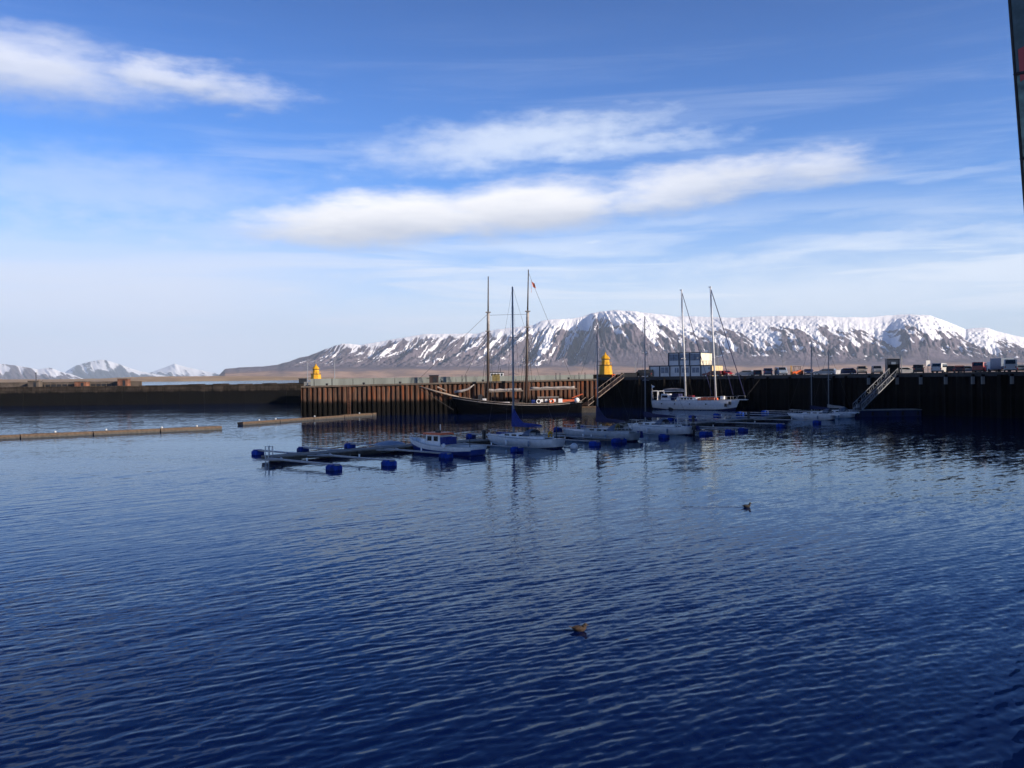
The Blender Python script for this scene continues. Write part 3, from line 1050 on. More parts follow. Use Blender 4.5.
def breakwater():
    t = thing('stone_breakwater', 'long dark stone breakwater across the left harbour mouth', 'breakwater', (xat(150, 305), 305, 0))
    x0, x1 = xat(-190, 305) - xat(150, 305), xat(303, 305) - xat(150, 305)
    xm = xat(133, 305) - xat(150, 305)
    b = MB()
    n = 60
    # battered face with slightly uneven top
    for i in range(n):
        a, c = x0 + (x1 - x0) * i / n, x0 + (x1 - x0) * (i + 1) / n
        zt = (6.05 if c < xm + 2 else 6.35) + random.uniform(-.22, .18)
        k = random.uniform(-.12, .12)
        vs = [(a, -1.2 + k, -3), (c, -1.2 + k, -3), (c, 0.2 + k, zt), (a, 0.2 + k, zt), (a, 9, zt), (c, 9, zt), (a, 9, -3), (c, 9, -3)]
        b.add(vs, [(0, 1, 2, 3), (3, 2, 5, 4), (4, 5, 7, 6), (0, 3, 4, 6), (1, 7, 5, 2)])
    b.build('stone_face', M['breakwater'], t)
    p = MB()
    p.box(((x0 + xm) / 2, 7.0, 6.6), (xm - x0, 0.8, 2.0))
    p.build('parapet', M['brown_stone'], t)


breakwater()


def hut(name, label, cat, loc, w_, d_, h_, body, roofm, rz=0, door=True, over=.12):
    t = thing(name, label, cat, loc, rz)
    MB().box((0, 0, h_ / 2), (w_, d_, h_)).build('wall', body, t)
    MB().box((0, 0, h_ + .08), (w_ + over * 2, d_ + over * 2, .16)).build('roof', roofm, t)
    if door:
        MB().box((w_ * .15, -d_ / 2 - .03, h_ * .42), (min(.9, w_ * .4), .05, h_ * .8)).build('door', M['dark_metal'], t)
    return t


Yb = 309
for px, wpx, hh, lab, mt in ((35, 11, 1.9, 'small brown stone hut beside the thin post on the breakwater', M['brown_stone']), (82, 12, 1.5, 'low rusty orange container midway along the breakwater wall', M['rust_brown']),
                             (124, 10, 2.3, 'rust red shed at the right end of the breakwater parapet', M['rust_brown'])):
    hut('shed' if px != 82 else 'container', lab, 'shed' if px != 82 else 'container', (xat(px, Yb), Yb, 6.05), wpx * Yb / F, 2.5, hh, mt, M['brown_stone'])
hut('shed', 'black square shed on the breakwater end beside the pier corner', 'shed', (xat(301, 303), 306.5, 6.3), 2.4, 3, 1.5, M['dark_metal'], M['dark_metal'])
t = thing('lamp_post', 'thin dark post on the breakwater by the stone hut', 'lamp post', (xat(36, 311), 311, 6.0))
MB().tube([(0, 0, 0), (0, 0, 4.6)], [.16, .11], 8).build('pole', M['dark_metal'], t)
MB().box((0, 0, 4.65), (.5, .5, .25)).build('lamp_head', M['dark_metal'], t)
# moored low hull dark openings in front of the parapet
for px0, px1, lab in ((40, 74, 'long dark low barrier left of the rusty container on breakwater'), (86, 118, 'long dark low barrier between rusty container and red shed')):
    a, b = xat(px0, Yb), xat(px1, Yb)
    t = thing('barrier', lab, 'barrier', ((a + b) / 2, Yb + 1.5, 6.0))
    MB().box((0, 0, .45), (b - a, .5, .7)).build('panel', M['dark_metal'], t)
    for k in range(6):
        MB().box(((k + .5) / 6 * (b - a) - (b - a) / 2, -.3, .5), (.25, .2, 1.0)).build('post', M['brown_stone'], t)


# ------------------------------------------------------------------ lighthouses
def lighthouse(label, loc, s=1.0, rz=0.0, k=1.13):
    t = thing('lighthouse', label, 'lighthouse', loc, rz, 'small yellow harbour lighthouses')
    oct_ = 8
    MB().lathe([(1.62 * s * k, 0), (1.42 * s * k, 2.4 * s)], n=oct_).build('base', M['yellow'], t)
    MB().lathe([(1.62 * s * k, 2.4 * s), (1.62 * s * k, 2.56 * s)], n=oct_).build('gallery', M['wood_brown'], t)
    MB().lathe([(1.02 * s * k, 2.56 * s), (0.90 * s * k, 4.1 * s)], n=oct_).build('lantern', M['yellow'], t)
    MB().lathe([(0.93 * s * k, 3.86 * s), (0.93 * s * k, 4.02 * s)], n=oct_).build('lantern_glazing', M['glass'], t)
    MB().lathe([(1.12 * s * k, 4.1 * s), (1.02 * s * k, 4.3 * s), (0.48 * s * k, 5.0 * s), (0.2 * s * k, 5.25 * s), (.16 * s * k, 5.6 * s), (0.05 * s * k, 5.75 * s)], n=oct_).build('dome', M['yellow'], t)
    rl = MB()
    for k in range(8):
        a = 2 * math.pi * (k + .5) / 8
        a2 = 2 * math.pi * (k + 1.5) / 8
        rl.tube([(1.5 * s * math.cos(a), 1.5 * s * math.sin(a), 2.5 * s), (1.5 * s * math.cos(a), 1.5 * s * math.sin(a), 3.2 * s)], .035, 5)
        rl.tube([(1.5 * s * math.cos(a), 1.5 * s * math.sin(a), 3.2 * s), (1.5 * s * math.cos(a2), 1.5 * s * math.sin(a2), 3.2 * s)], .03, 5)
    rl.build('railing', M['yellow'], t)
    MB().box((0.35 * s, -1.47 * s, 0.9 * s), (.7 * s, .12, 1.7 * s)).build('door', M['ochre'], t)
    return t


lighthouse('smaller looking yellow lighthouse at the left end of the rusty pier', (xat(316, 284), 284, 6.9), 0.94, R(10))
MB_l = MB().box((0, 0, 0), (6, 6, 1.2))
o = MB_l.build('plinth', M['concrete'], None, loc=(xat(316, 284), 284, 6.3))
tag(o, 'concrete plinth under the left yellow lighthouse', 'plinth')
lighthouse('larger looking yellow lighthouse above the sloping gangway by white cabins', (xat(605.5, 240), 240, 8.05), 1.0, R(8))
o = MB().box((0, 0, 0), (7.0, 5.0, 1.1)).build('plinth', M['quaywall'], None, loc=(xat(606, 240), 240, 7.6))
tag(o, 'dark block plinth under the right yellow lighthouse', 'plinth')

# ------------------------------------------------------------------ things on the pier
def pier_pt(px, back):
    Y = 195 + (px - 301) / 296 * 12 + back
    u = (px - 301) / 296
    return Vector((xat(px, Y), Y, 6.1 + .85 * u))


p = pier_pt(434, 4)
t = hut('shed', 'small dark brown box shed on the rusty pier left of schooner', 'shed', (p.x, p.y, p.z), 1.9, 1.6, 1.75, M['wood_dark'], M['dark_metal'])
MB().bar((-1.6, -.5, 1.2), (-.9, -.5, 1.2), .12, .12).build('bracket', M['dark_metal'], t)
p = pier_pt(496, 5)
t = thing('ochre_crate', 'ochre box crate on the pier between the schooner masts', 'crate', (p.x, p.y, p.z))
MB().box((0, 0, .85), (1.7, 1.2, 1.7)).build('body', M['ochre'], t)
MB().box((0, 0, 1.76), (1.8, 1.3, .1)).build('lid', M['wood_dark'], t)
for px, top, lab in ((307.5, 361, 'thin lamp post left of the smaller yellow lighthouse'), (334.5, 359.5, 'thin lamp post right of the smaller yellow lighthouse')):
    Y = 206
    x = xat(px, Y)
    zt = at(px, top, Y).z
    t = thing('lamp_post', lab, 'lamp post', (x, Y, 6.05))
    MB().tube([(0, 0, 0), (0, 0, zt - 6.05)], [.10, .06], 6).build('pole', M['mast_grey'], t)
    MB().box((0.2, 0, zt - 6.05), (.7, .2, .14)).build('lamp_head', M['mast_grey'], t)
for i, px in enumerate((314, 332, 462, 466, 556, 560, 579, 585)):
    p = pier_pt(px, 1.6)
    o = MB().tube([(0, 0, 0), (0, 0, 1.7)], [.09, .07], 6)
    lab = ['short post on the pier below the smaller lighthouse', 'short post on pier right of smaller lighthouse', 'left of two close posts behind the schooner bow', 'right of two close posts behind the schooner bow',
           'left of two posts on pier behind schooner stern', 'right of two posts on pier behind schooner stern', 'short post on pier left of gangway near lighthouse', 'short post on pier nearest the larger lighthouse'][i]
    tag(o.build('mooring_post', M['dark_metal'], None, loc=(p.x, p.y, p.z)), lab, 'post', 'short posts standing along the rusty pier')
# white cabin roof of a vessel on the sea side of the wave wall
t = thing('white_cabin', 'low white cabin row showing above the wave wall by schooner masts', 'cabin', (xat(497, 216), 216, 7.3))
MB().box((0, 0, .75), (3.0, 1.6, 1.5)).build('wall', M['white_paint'], t)
for k in range(4):
    MB().box((-1.1 + k * .74, -.83, 1.05), (.4, .04, .5)).build('window', M['glass'], t)
MB().box((0, 0, 1.56), (3.3, 1.9, .12)).build('roof', M['dark_metal'], t)
MB().tube([(.8, 0, 1.6), (.8, 0, 2.6)], .05, 6).build('pole', M['dark_metal'], t)
# low pier for the cabin to stand on
tag(MB().box((0, 0, 0), (22, 5, 10.3)).build('sea_wall', M['quaywall'], None, loc=(xat(497, 218), 220.2, 2.15)), 'dark sea wall block behind the pale wave wall', 'sea wall')


# ------------------------------------------------------------------ container cabins
def cabins():
    rz = R(-30)
    p = at(705, 376, 224)
    z0 = 7.25
    t = thing('site_cabin_building', 'two storey white cabin building with dark frames on quay', 'cabin building', (p.x, 224, z0), rz)
    # local axes: +x to the right along the front, -y faces the viewer-left
    lw, dp, h1 = 15.6, 8.6, 2.75
    x0 = -lw + 1.6
    lower, frame, glass, cream = MB(), MB(), MB(), MB()
    lower.box(((x0 + 1.6) / 2, dp / 2, h1 / 2), (lw, dp, h1))
    lower.build('lower_wall', M['cabin_white'], t)
    ux0, ux1 = x0 + 4.9, x0 + 12.9
    h2 = 2.95
    MB().box(((ux0 + ux1) / 2, dp / 2, h1 + .12 + h2 / 2), (ux1 - ux0, dp, h2)).build('upper_wall', M['cabin_white'], t)
    MB().box((ux1 + .03, dp / 2, h1 + .15 + h2 / 2), (.06, dp - .1, h2 - .1)).build('upper_end_wall', M['cabin_sunlit_cream'], t)  # sheet over the white wall, coloured as the sunlit side
    MB().box((1.63, dp / 2, h1 / 2), (.06, dp - .1, h1 - .1)).build('lower_end_wall', M['cabin_sunlit_tan'], t)  # same sunlit side, warm light painted as tan
    for x in list(np.linspace(x0, 1.6, 7)):
        frame.box((x, -.04, h1 / 2), (.28, .14, h1))
    for z in (0.08, h1 + .04):
        frame.box(((x0 + 1.6) / 2, -.05, z), (lw + .3, .16, .24))
    for x in np.linspace(ux0, ux1, 4):
        frame.box((x, -.04, h1 + .12 + h2 / 2), (.28, .14, h2))
    frame.box(((ux0 + ux1) / 2, dp / 2, h1 + h2 + .2), (ux1 - ux0 + .3, dp + .2, .2))
    frame.box(((x0 + 1.6) / 2, dp / 2, h1 + .06), (lw + .25, dp + .2, .12))
    frame.build('frame', M['cabin_frame'], t)
    for k in range(3):
        a = ux0 + (ux1 - ux0) * k / 3
        wd = (ux1 - ux0) / 3
        wn = MB().box((a + wd / 2, -.02, h1 + .12 + 1.95), (wd - .4, .08, 1.55)).build('window', M['cabin_glass'], t)
        MB().box((a + wd / 2, -.075, h1 + .12 + 1.95), (.1, .05, 1.55)).build('window_bar', M['cabin_frame'], wn)
    step = lw / 6
    for k, (wd, hh, zc) in enumerate(((0, 0, 0), (1.9, 1.4, 1.75), (1.0, 1.15, 1.7), (1.7, 1.15, 1.7), (1.7, 1.2, 1.7), (0.5, .5, 2.1))):
        if wd:
            xx = x0 + step * (k + (.68 if k == 2 else .5 if k != 5 else .8))
            wn = MB().box((xx, -.02, zc), (wd, .08, hh)).build('window', M['cabin_glass'], t)
            MB().box((xx, -.075, zc), (.09, .05, hh)).build('window_bar', M['cabin_white'], wn)
    MB().box((x0 + 12.2, -.1, 4.6), (.35, .25, .3)).build('wall_lamp', M['lamp'], t)
    # roof railing of the upper end
    rl = MB()
    for k in range(5):
        rl.bar((ux1 + .7, dp * k / 4, h1 + .12), (ux1 + .7, dp * k / 4, h1 + 1.2), .06, .06)
    for z in (.6, 1.2):
        rl.bar((ux1 + .7, 0, h1 + z), (ux1 + .7, dp, h1 + z), .05, .05)
    rl.build('railing', M['cabin_frame'], t)


cabins()


# ------------------------------------------------------------------ vehicles
def car(name, label, cat, px, back, kind, paint, rz, group='vehicles parked along the quay', z_add=0.0):
    e = quay_edge(px)
    Y = e.y + back
    loc = (xat(px, Y), Y, e.z + z_add)
    rz = rz - math.atan((px - 512) / F)
    t = thing(name, label, cat, loc, rz, group)
    if kind == 'hatch':
        L, Wd, prof = 4.2, 1.74, [(-2.1, .35), (2.1, .35), (2.12, .7), (2.0, .86), (1.05, 1.0), (.35, 1.45), (-1.55, 1.47), (-2.05, 1.0), (-2.12, .6)]
        cab = (1.0, 1.42)
    elif kind == 'wagon':
        L, Wd, prof = 4.7, 1.8, [(-2.35, .35), (2.35, .35), (2.37, .68), (2.2, .84), (1.1, .98), (.3, 1.44), (-2.0, 1.46), (-2.3, 1.0), (-2.36, .6)]
        cab = (.98, 1.4)
    elif kind == 'suv':
        L, Wd, prof = 4.6, 1.88, [(-2.3, .45), (2.3, .45), (2.32, .95), (2.1, 1.12), (1.05, 1.2), (.45, 1.8), (-2.05, 1.82), (-2.28, 1.2), (-2.32, .7)]
        cab = (1.2, 1.76)
    elif kind == 'van':
        L, Wd, prof = 4.9, 1.95, [(-2.45, .4), (2.45, .4), (2.47, .9), (2.3, 1.15), (1.75, 1.3), (1.1, 1.95), (-2.3, 2.0), (-2.44, 1.3), (-2.47, .7)]
        cab = (1.22, 1.9)
    else:
        L, Wd, prof = 5.3, 2.0, [(-2.65, .4), (2.65, .4), (2.67, .95), (2.5, 1.25), (2.0, 1.4), (1.4, 2.25), (-2.5, 2.35), (-2.64, 1.5), (-2.67, .7)]
        cab = (1.4, 2.15)
    hw = Wd / 2

    def scaled(k, dz):
        return [(x * (k if z > cab[0] else (1 + k) / 2), z - (dz if z > 1.1 else 0)) for x, z in prof]
    inset = .14
    b = MB()
    b.side([scaled(.93, .08), prof, prof, scaled(.93, .08)], [-hw, -hw + inset, hw - inset, hw])
    b.build('body', paint, t)
    # windows
    zl, zh = cab
    fx = [p for p in prof if p[1] > cab[0] + .25]
    xf, xr = max(p[0] for p in fx), min(p[0] for p in fx)
    hood = max((p for p in prof if p[0] > xf and p[1] >= zl - .1), key=lambda p: p[1])
    tailp = max((p for p in prof if p[0] < xr and p[1] >= zl - .25), key=lambda p: p[1])
    ztop = max(p[1] for p in prof)
    for sy in (-1, 1):
        g = MB()
        y = sy * (hw + .012)
        yt = sy * (hw + .012)
        g.add([(hood[0] - .25, y, zl + .02), (tailp[0] + .3, y, zl + .02), (xr + .18, yt, zh - .1), (xf - .1, yt, zh - .1)], [(0, 1, 2, 3)])
        g.build('side_window', M['glass'], t)
    off = .025
    g = MB()
    g.add([(hood[0] - .06 + off, -hw + .2, hood[1] + .06 + off), (hood[0] - .06 + off, hw - .2, hood[1] + .06 + off), (xf + off + .03, hw - .28, ztop - .08 + off), (xf + off + .03, -hw + .28, ztop - .08 + off)], [(0, 1, 2, 3)])
    g.build('windscreen', M['glass'], t)
    g = MB()
    g.add([(tailp[0] + .03 - off, -hw + .2, tailp[1] + .06), (tailp[0] + .03 - off, hw - .2, tailp[1] + .06), (xr - off - .02, hw - .28, ztop - .1), (xr - off - .02, -hw + .28, ztop - .1)], [(0, 1, 2, 3)])
    g.build('rear_window', M['glass'], t)
    for sx in (-1, 1):
        for sy in (-1, 1):
            wx = sx * L * .31
            wh = MB().tube([(wx, sy * (hw - .2), .33), (wx, sy * (hw + .02), .33)], .33, 14).build('wheel', M['rubber'], t)
            MB().tube([(wx, sy * (hw + .015), .33), (wx, sy * (hw + .035), .33)], .2, 10).build('rim', M['alu'], wh)
    zlamp = prof[2][1] - .05
    for sy in (-1, 1):
        MB().box((prof[2][0] - .0, sy * (hw - .3), zlamp), (.1, .34, .16)).build('headlight', M['lamp'], t)
        MB().box((prof[-1][0] + .0, sy * (hw - .18), zlamp + .12), (.1, .16, .28)).build('tail_light', M['tail'], t)
        MB().box((xf + .35, sy * (hw + .1), zl + .1), (.12, .18, .13)).build('mirror', paint, t)
    MB().box((prof[1][0] - .02, 0, .5), (.14, Wd - .1, .2)).build('bumper', M['dark_metal'], t)
    MB().box((prof[0][0] + .02, 0, .5), (.14, Wd - .1, .2)).build('bumper', M['dark_metal'], t)
    return t


FR = R(-90)   # nose towards the viewer
RR = R(90)    # tail towards the viewer
car('parked_van', 'dark van just left of the white cabin building', 'van', 644, 5, 'van', M['darkcar'], R(150))
car('parked_car', 'maroon car in front of the white cabin building', 'car', 713, 2.6, 'wagon', M['maroon'], R(160))
car('parked_car', 'bright red car at the right corner of the cabin building', 'car', 726, 3.4, 'hatch', M['red'], R(-60))
car('parked_car', 'silver car just right of the white cabin building', 'car', 745, 5, 'hatch', M['silver'], R(170))
car('parked_car', 'black car second in the row right of the cabins', 'car', 757, 5, 'hatch', M['darkcar'], RR + .1)
car('parked_car', 'navy car third in the row right of the cabins', 'car', 768, 5, 'suv', M['navycar'], RR)
car('parked_van', 'small white topped van left of the orange loader', 'van', 781, 6, 'van', M['bluegrey'], FR + .2)
car('parked_car', 'black car behind the left short mast, right of orange loader', 'car', 808.5, 6, 'hatch', M['navycar'], FR)
car('parked_car', 'pale silver estate car seen from the side between thin masts', 'car', 825, 5, 'wagon', M['silver'], R(170))
car('parked_car', 'dark blue car right of the small white bin', 'car', 845, 5, 'hatch', M['navycar'], R(185))
car('parked_suv', 'beige off road car facing the water left of gangway tower', 'car', 862, 5, 'suv', M['beige'], FR)
car('parked_suv', 'silver off road car half hidden by gangway tower', 'car', 877, 6, 'suv', M['silver'], FR + .1)
car('parked_car', 'low white car just right of the gangway tower', 'car', 906, 9, 'wagon', M['car_white'], R(10))
car('parked_suv', 'black off road car left of the white sign', 'car', 918.5, 5, 'suv', M['darkcar'], RR)
car('parked_van', 'cream white van just right of the white sign', 'van', 940, 5, 'van', M['car_white'], RR - .25)
car('parked_car', 'black car right of the cream white van', 'car', 949.5, 8, 'hatch', M['darkcar'], RR)
car('parked_car', 'dark red brown car left of the bright red van', 'car', 959.5, 5, 'hatch', M['browncar'], RR)
car('parked_car', 'grey car between brown car and bright red van', 'car', 968.5, 11, 'wagon', M['silver'], R(5))
car('parked_van', 'bright red van on the right of the quay', 'van', 979.5, 5, 'van', M['red'], RR - .1)
car('parked_car', 'small white car behind the bright red van', 'car', 990, 12, 'hatch', M['car_white'], R(5))
car('parked_van', 'tall white van with wide black rear window near frame edge', 'van', 1010.5, 5.2, 'bigvan', M['car_white'], RR)
car('parked_car', 'grey car at the right frame edge beside the white van', 'car', 1022, 8, 'wagon', M['bluegrey'], RR)


def box_truck():
    e = quay_edge(999)
    Y = e.y + 9
    t = thing('box_truck', 'blue grey box truck directly left of the tall white van', 'truck', (xat(999.5, Y), Y, e.z), R(90), 'vehicles parked along the quay')
    MB().box((-.8, 0, 1.65), (3.8, 2.2, 2.0)).build('cargo_box', M['bluegrey'], t)
    MB().side([[(1.15, .5), (2.7, .5), (2.75, 1.2), (2.3, 2.1), (1.15, 2.15)]] * 2, [-1.0, 1.0]).build('cab', M['white_paint'], t)
    MB().box((0, 0, .5), (5, .9, .2)).build('chassis', M['dark_metal'], t)
    for x in (-1.7, 1.8):
        for y in (-.9, .9):
            MB().tube([(x, y - .12, .4), (x, y + .12, .4)], .4, 14).build('wheel', M['rubber'], t)
    for y in (-.9, .9):
        MB().box((-2.72, y, .75), (.06, .25, .14)).build('tail_light', M['tail'], t)
    return t


box_truck()


def loader():
    e = quay_edge(797)
    Y = e.y + 4
    t = thing('forklift', 'orange and yellow loader among the cars between thin masts', 'loader', (xat(797, Y), Y, e.z), R(180), 'vehicles parked along the quay')
    MB().side([[(-1.2, .35), (1.1, .35), (1.1, .95), (.2, 1.0), (-.4, 1.25), (-1.2, 1.2)]] * 2, [-.65, .65]).build('body', M['orange'], t)
    fr = MB()
    for x in (-.7, .7):
        for y in (-.55, .55):
            fr.bar((x, y, 1.0), (x * .8, y, 2.0), .08, .08)
    fr.box((0, 0, 2.03), (1.5, 1.2, .08))
    fr.build('cage', M['dark_metal'], t)
    ms = MB()
    for y in (-.35, .35):
        ms.bar((1.25, y, .1), (1.25, y, 2.2), .1, .12)
    ms.box((1.25, 0, 1.1), (.08, .8, .1))
    ms.build('lift_mast', M['yellow'], t)
    for y in (-.3, .3):
        MB().box((1.85, y, .15), (1.1, .12, .06)).build('fork', M['yellow'], t)
    for x in (-.8, .7):
        for y in (-.6, .6):
            MB().tube([(x, y - .12, .32), (x, y + .12, .32)], .32, 12).build('wheel', M['rubber'], t)


loader()
e = quay_edge(837.5)
t = thing('waste_bin', 'small white bin on the quay edge between silver and blue cars', 'bin', (xat(837.5, e.y + 1.5), e.y + 1.5, e.z))
MB().box((0, 0, .5), (.9, .8, .95), taper=1.1).build('body', M['white_paint'], t)
MB().box((0, 0, 1.05), (1.05, .95, .12)).build('lid', M['white_paint'], t)
e = quay_edge(629)
t = thing('skip_container', 'black low skip on the quay between lighthouse and dark van', 'skip', (xat(629, e.y + 3), e.y + 3, e.z))
MB().box((0, 0, .6), (3.6, 1.8, 1.2), taper=1.06).build('body', M['dark_metal'], t)
MB().box((0, 0, 1.22), (3.95, 2.05, .08)).build('rim', M['quaywall'], t)
# sign on its pole
e = quay_edge(928)
Y = e.y + 2
t = thing('sign', 'blank white sign board on a thin pole above parked cars', 'sign', (xat(928, Y), Y, e.z))
MB().tube([(0, 0, 0), (0, 0, 5.4)], [.06, .045], 6).build('pole', M['mast_grey'], t)
MB().box((0, -.08, 2.0), (.75, .05, 1.05)).build('board', M['white_paint'], t)
MB().box((0, -.12, 3.6), (.14, .1, .3)).build('bracket', M['galv'], t)
for px, top, back, lab in ((783, 361, 14, 'thin lamp post behind the small white topped van'), (635.5, 362, 14, 'thin lamp post between larger lighthouse and white cabins'), (718, 335, 14, 'tall thin pole behind the right end of the cabins')):
    e = quay_edge(px)
    Y = e.y + back
    zt = at(px, top, Y).z - e.z
    t = thing('lamp_post', lab, 'lamp post', (xat(px, Y), Y, e.z))
    MB().tube([(0, 0, 0), (0, 0, zt)], [.09, .06], 6).build('pole', M['mast_grey'], t)
    MB().box((.15, 0, zt), (.6, .2, .12)).build('lamp_head', M['mast_grey'], t)


# ------------------------------------------------------------------ gangways
def gangway(label, p, q, wd, railm, deckm, truss=True, h=1.1):
    p, q = Vector(p), Vector(q)
    t = thing('gangway', label, 'gangway', p)
    d = q - p
    hd = Vector((d.x, d.y, 0)).normalized()
    sd = Vector((hd.y, -hd.x, 0))
    MB().bar((0, 0, 0), d, wd, .14).build('deck', deckm, t)
    st = MB()
    n = int(d.length / .5)
    for i in range(1, n):
        c = d * (i / n) + Vector((0, 0, .1))
        st.bar(c - sd * wd * .47, c + sd * wd * .47, .07, .05)
    st.build('treads', deckm, t)
    for sgn in (-1, 1):
        r = MB()
        o = sd * sgn * wd / 2
        r.bar(o, d + o, .09, .14)
        r.bar(o + Vector((0, 0, h)), d + o + Vector((0, 0, h)), .07, .08)
        k = 9
        for i in range(k + 1):
            a = d * (i / k) + o
            r.bar(a, a + Vector((0, 0, h)), .045, .045)
            if truss and i < k:
                b = d * ((i + 1) / k) + o
                r.bar(a, b + Vector((0, 0, h)), .04, .04) if i % 2 == 0 else r.bar(a + Vector((0, 0, h)), b, .04, .04)
        r.build('railing', railm, t)
    return t


gf = at(585, 405.5, 203.0)
gt_ = quay_edge(621)
gangway('pale sunlit gangway sloping up toward the larger yellow lighthouse', gf, (gt_.x, gt_.y, 7.35), 1.5, M['pale_wood'], M['wood_dark'], truss=False)
pf = at(588, 409, 203.0)
t = thing('landing_float', 'small timber float at the foot of the sunlit gangway', 'float', (pf.x - .8, pf.y, 0))
MB().box((0, 0, 1.15), (5.0, 2.6, .3)).build('deck', M['wood_brown'], t)
MB().box((0, 0, .4), (4.8, 2.4, 1.2)).build('hull', M['wood_wet'], t)
p = quay_edge(614)
t = thing('life_ring', 'orange life ring at the top of the sunlit gangway', 'life ring', (p.x, p.y + .8, p.z))
pts = [(.36 * math.cos(a), 0, .55 + .36 * math.sin(a)) for a in np.linspace(0, 2 * math.pi, 17)]
MB().tube(pts, .13, 8).build('ring', M['orange'], t)
MB().bar((0, .2, 0), (0, .2, 1.2), .15, .1).build('stand', M['wood_brown'], t)

# ------------------------------------------------------------------ marina pontoon
A = Vector((-23.5, 90.0, 0))
ax = Vector((.69, .724, 0)).normalized()
nx = Vector((ax.y, -ax.x, 0))
PLN = 117.0
prz = math.atan2(ax.y, ax.x)


def on(s, l=0.0, z=0.0):
    return A + ax * s + nx * l + Vector((0, 0, z))


t = thing('main_pontoon', 'long grey planked pontoon running out through the moored boats', 'pontoon', A, prz)
nseg = 12
dk, sk, fl = MB(), MB(), MB()
for i in range(nseg):
    a, b = PLN * i / nseg + .04, PLN * (i + 1) / nseg - .04
    dk.box(((a + b) / 2, 0, .50), (b - a, 2.4, .12))
    sk.box(((a + b) / 2, 0, .30), (b - a - .1, 2.3, .30))
    for u in (.2, .8):
        MB().box((a + (b - a) * u, 0, -.02), (2.4, 2.0, .5)).build('float', M['dark_metal'], t)
dk.build('deck', M['deck_grey'], t)
sk.build('skirt', M['wood_wet'], t)
ld_ = MB()
for y in (-.28, .28):
    ld_.tube([(-.05, y, -.5), (-.05, y, 1.5), (.4, y, 1.5), (.4, y, .5)], .06, 6)
for z in (-.2, .1, .4):
    ld_.bar((-.05, -.28, z), (-.05, .28, z), .04, .04)
ld_.build('ladder', M['alu'], t)
for s in (22, 29, 36, 47, 60, 73, 90, 105):
    pd = MB().box((0, 0, .5), (.3, .3, 1.0)).box((0, 0, 1.05), (.36, .36, .14))
    pd.build('service_post', M['dark_metal'], t, loc=(s, random.uniform(-.8, .8), .56))


def finger(s, L, side, label, fw_=1.5, fl_=1.1, broad=0.5):
    """side +1 towards the viewer"""
    p0 = on(s, side * 1.22)
    d = nx * side
    t = thing('finger_pontoon', label, 'finger pontoon', p0, math.atan2(d.y, d.x), 'finger berths along the grey pontoon')
    MB().box((L / 2, 0, .46), (L, broad, .12)).build('walkway', M['galv'], t)
    br = MB()
    br.bar((0, -1.3, .44), (2.0, -.2, .44), .14, .12)
    br.bar((0, 1.3, .44), (2.0, .2, .44), .14, .12)
    br.build('brace', M['galv'], t)
    MB().shell((L - fl_ / 2, 0, .04), (fl_, fw_, .84), .13).build('float', M['blue_float'], t)
    MB().shell((L - fl_ / 2, 0, .49), (fl_ * .7, fw_ * .7, .1), .03).build('float_lid', M['blue_paint'], t)
    MB().tube([(L * .55, .2, .5), (L * .55, .2, .8)], .08, 6).build('cleat', M['white_paint'], t)
    return t


near_px = [(334, 470, 'first blue ended finger from the open left end, near side'), (389, 465.5, 'second blue ended finger from the left end, near side'), (446, 458, 'finger berth alongside the blue and white fishing boat'),
           (517, 451.5, 'finger berth alongside the blue covered white sailing yacht'), (595, 445.5, 'finger berth right of the white yacht stern'), (619, 442.5, 'finger berth with wide blue float by the grey yacht'),
           (664, 438, 'finger berth beside the small white yacht with tall mast'), (706, 435, 'blue float finger first right of the small white yacht'), (730, 433, 'blue float finger second right of the small white yacht'),
           (743, 431.5, 'blue float finger third right of the small white yacht'), (781, 427, 'lone blue float finger left of the two little sailing boats'), (817, 423.5, 'blue float finger in front of the two little sailing boats')]
for px, py, lab in near_px:
    p = wat(px, py)
    s = (p - A).dot(ax)
    l = (p - A).dot(nx)
    finger(s, min(max(l - .7, 5), 13), 1, lab, fw_=1.9 if px in (619, 706) else 1.2, fl_=1.05)
far_px = [(258, 454.5, 'first blue ended finger from the left end, far side'), (303, 451.5, 'second blue ended finger from the left end, far side'), (350, 447.5, 'third blue ended finger from the left end, far side'), (471, 437.5, 'far side finger showing between fishing boat and yacht'),
          (558, 430.5, 'far side finger behind the white yacht stern'), (582, 428.8, 'far side finger left of the grey yacht mast'), (672, 420.5, 'far side finger below the white ketch dinghy'), (693, 418, 'far side finger below middle of the white ketch'),
          (716, 416, 'far side finger below white ketch bow'), (740, 414.5, 'far side finger right of the white ketch bow'), (765, 413, 'far side finger farthest along toward the steep gangway')]
for px, py, lab in far_px:
    p = wat(px, py)
    s = (p - A).dot(ax)
    l = -(p - A).dot(nx)
    finger(s, min(max(l - .7, 6), 15), -1, lab, fw_=1.6 if px > 600 else 1.1, fl_=1.0)

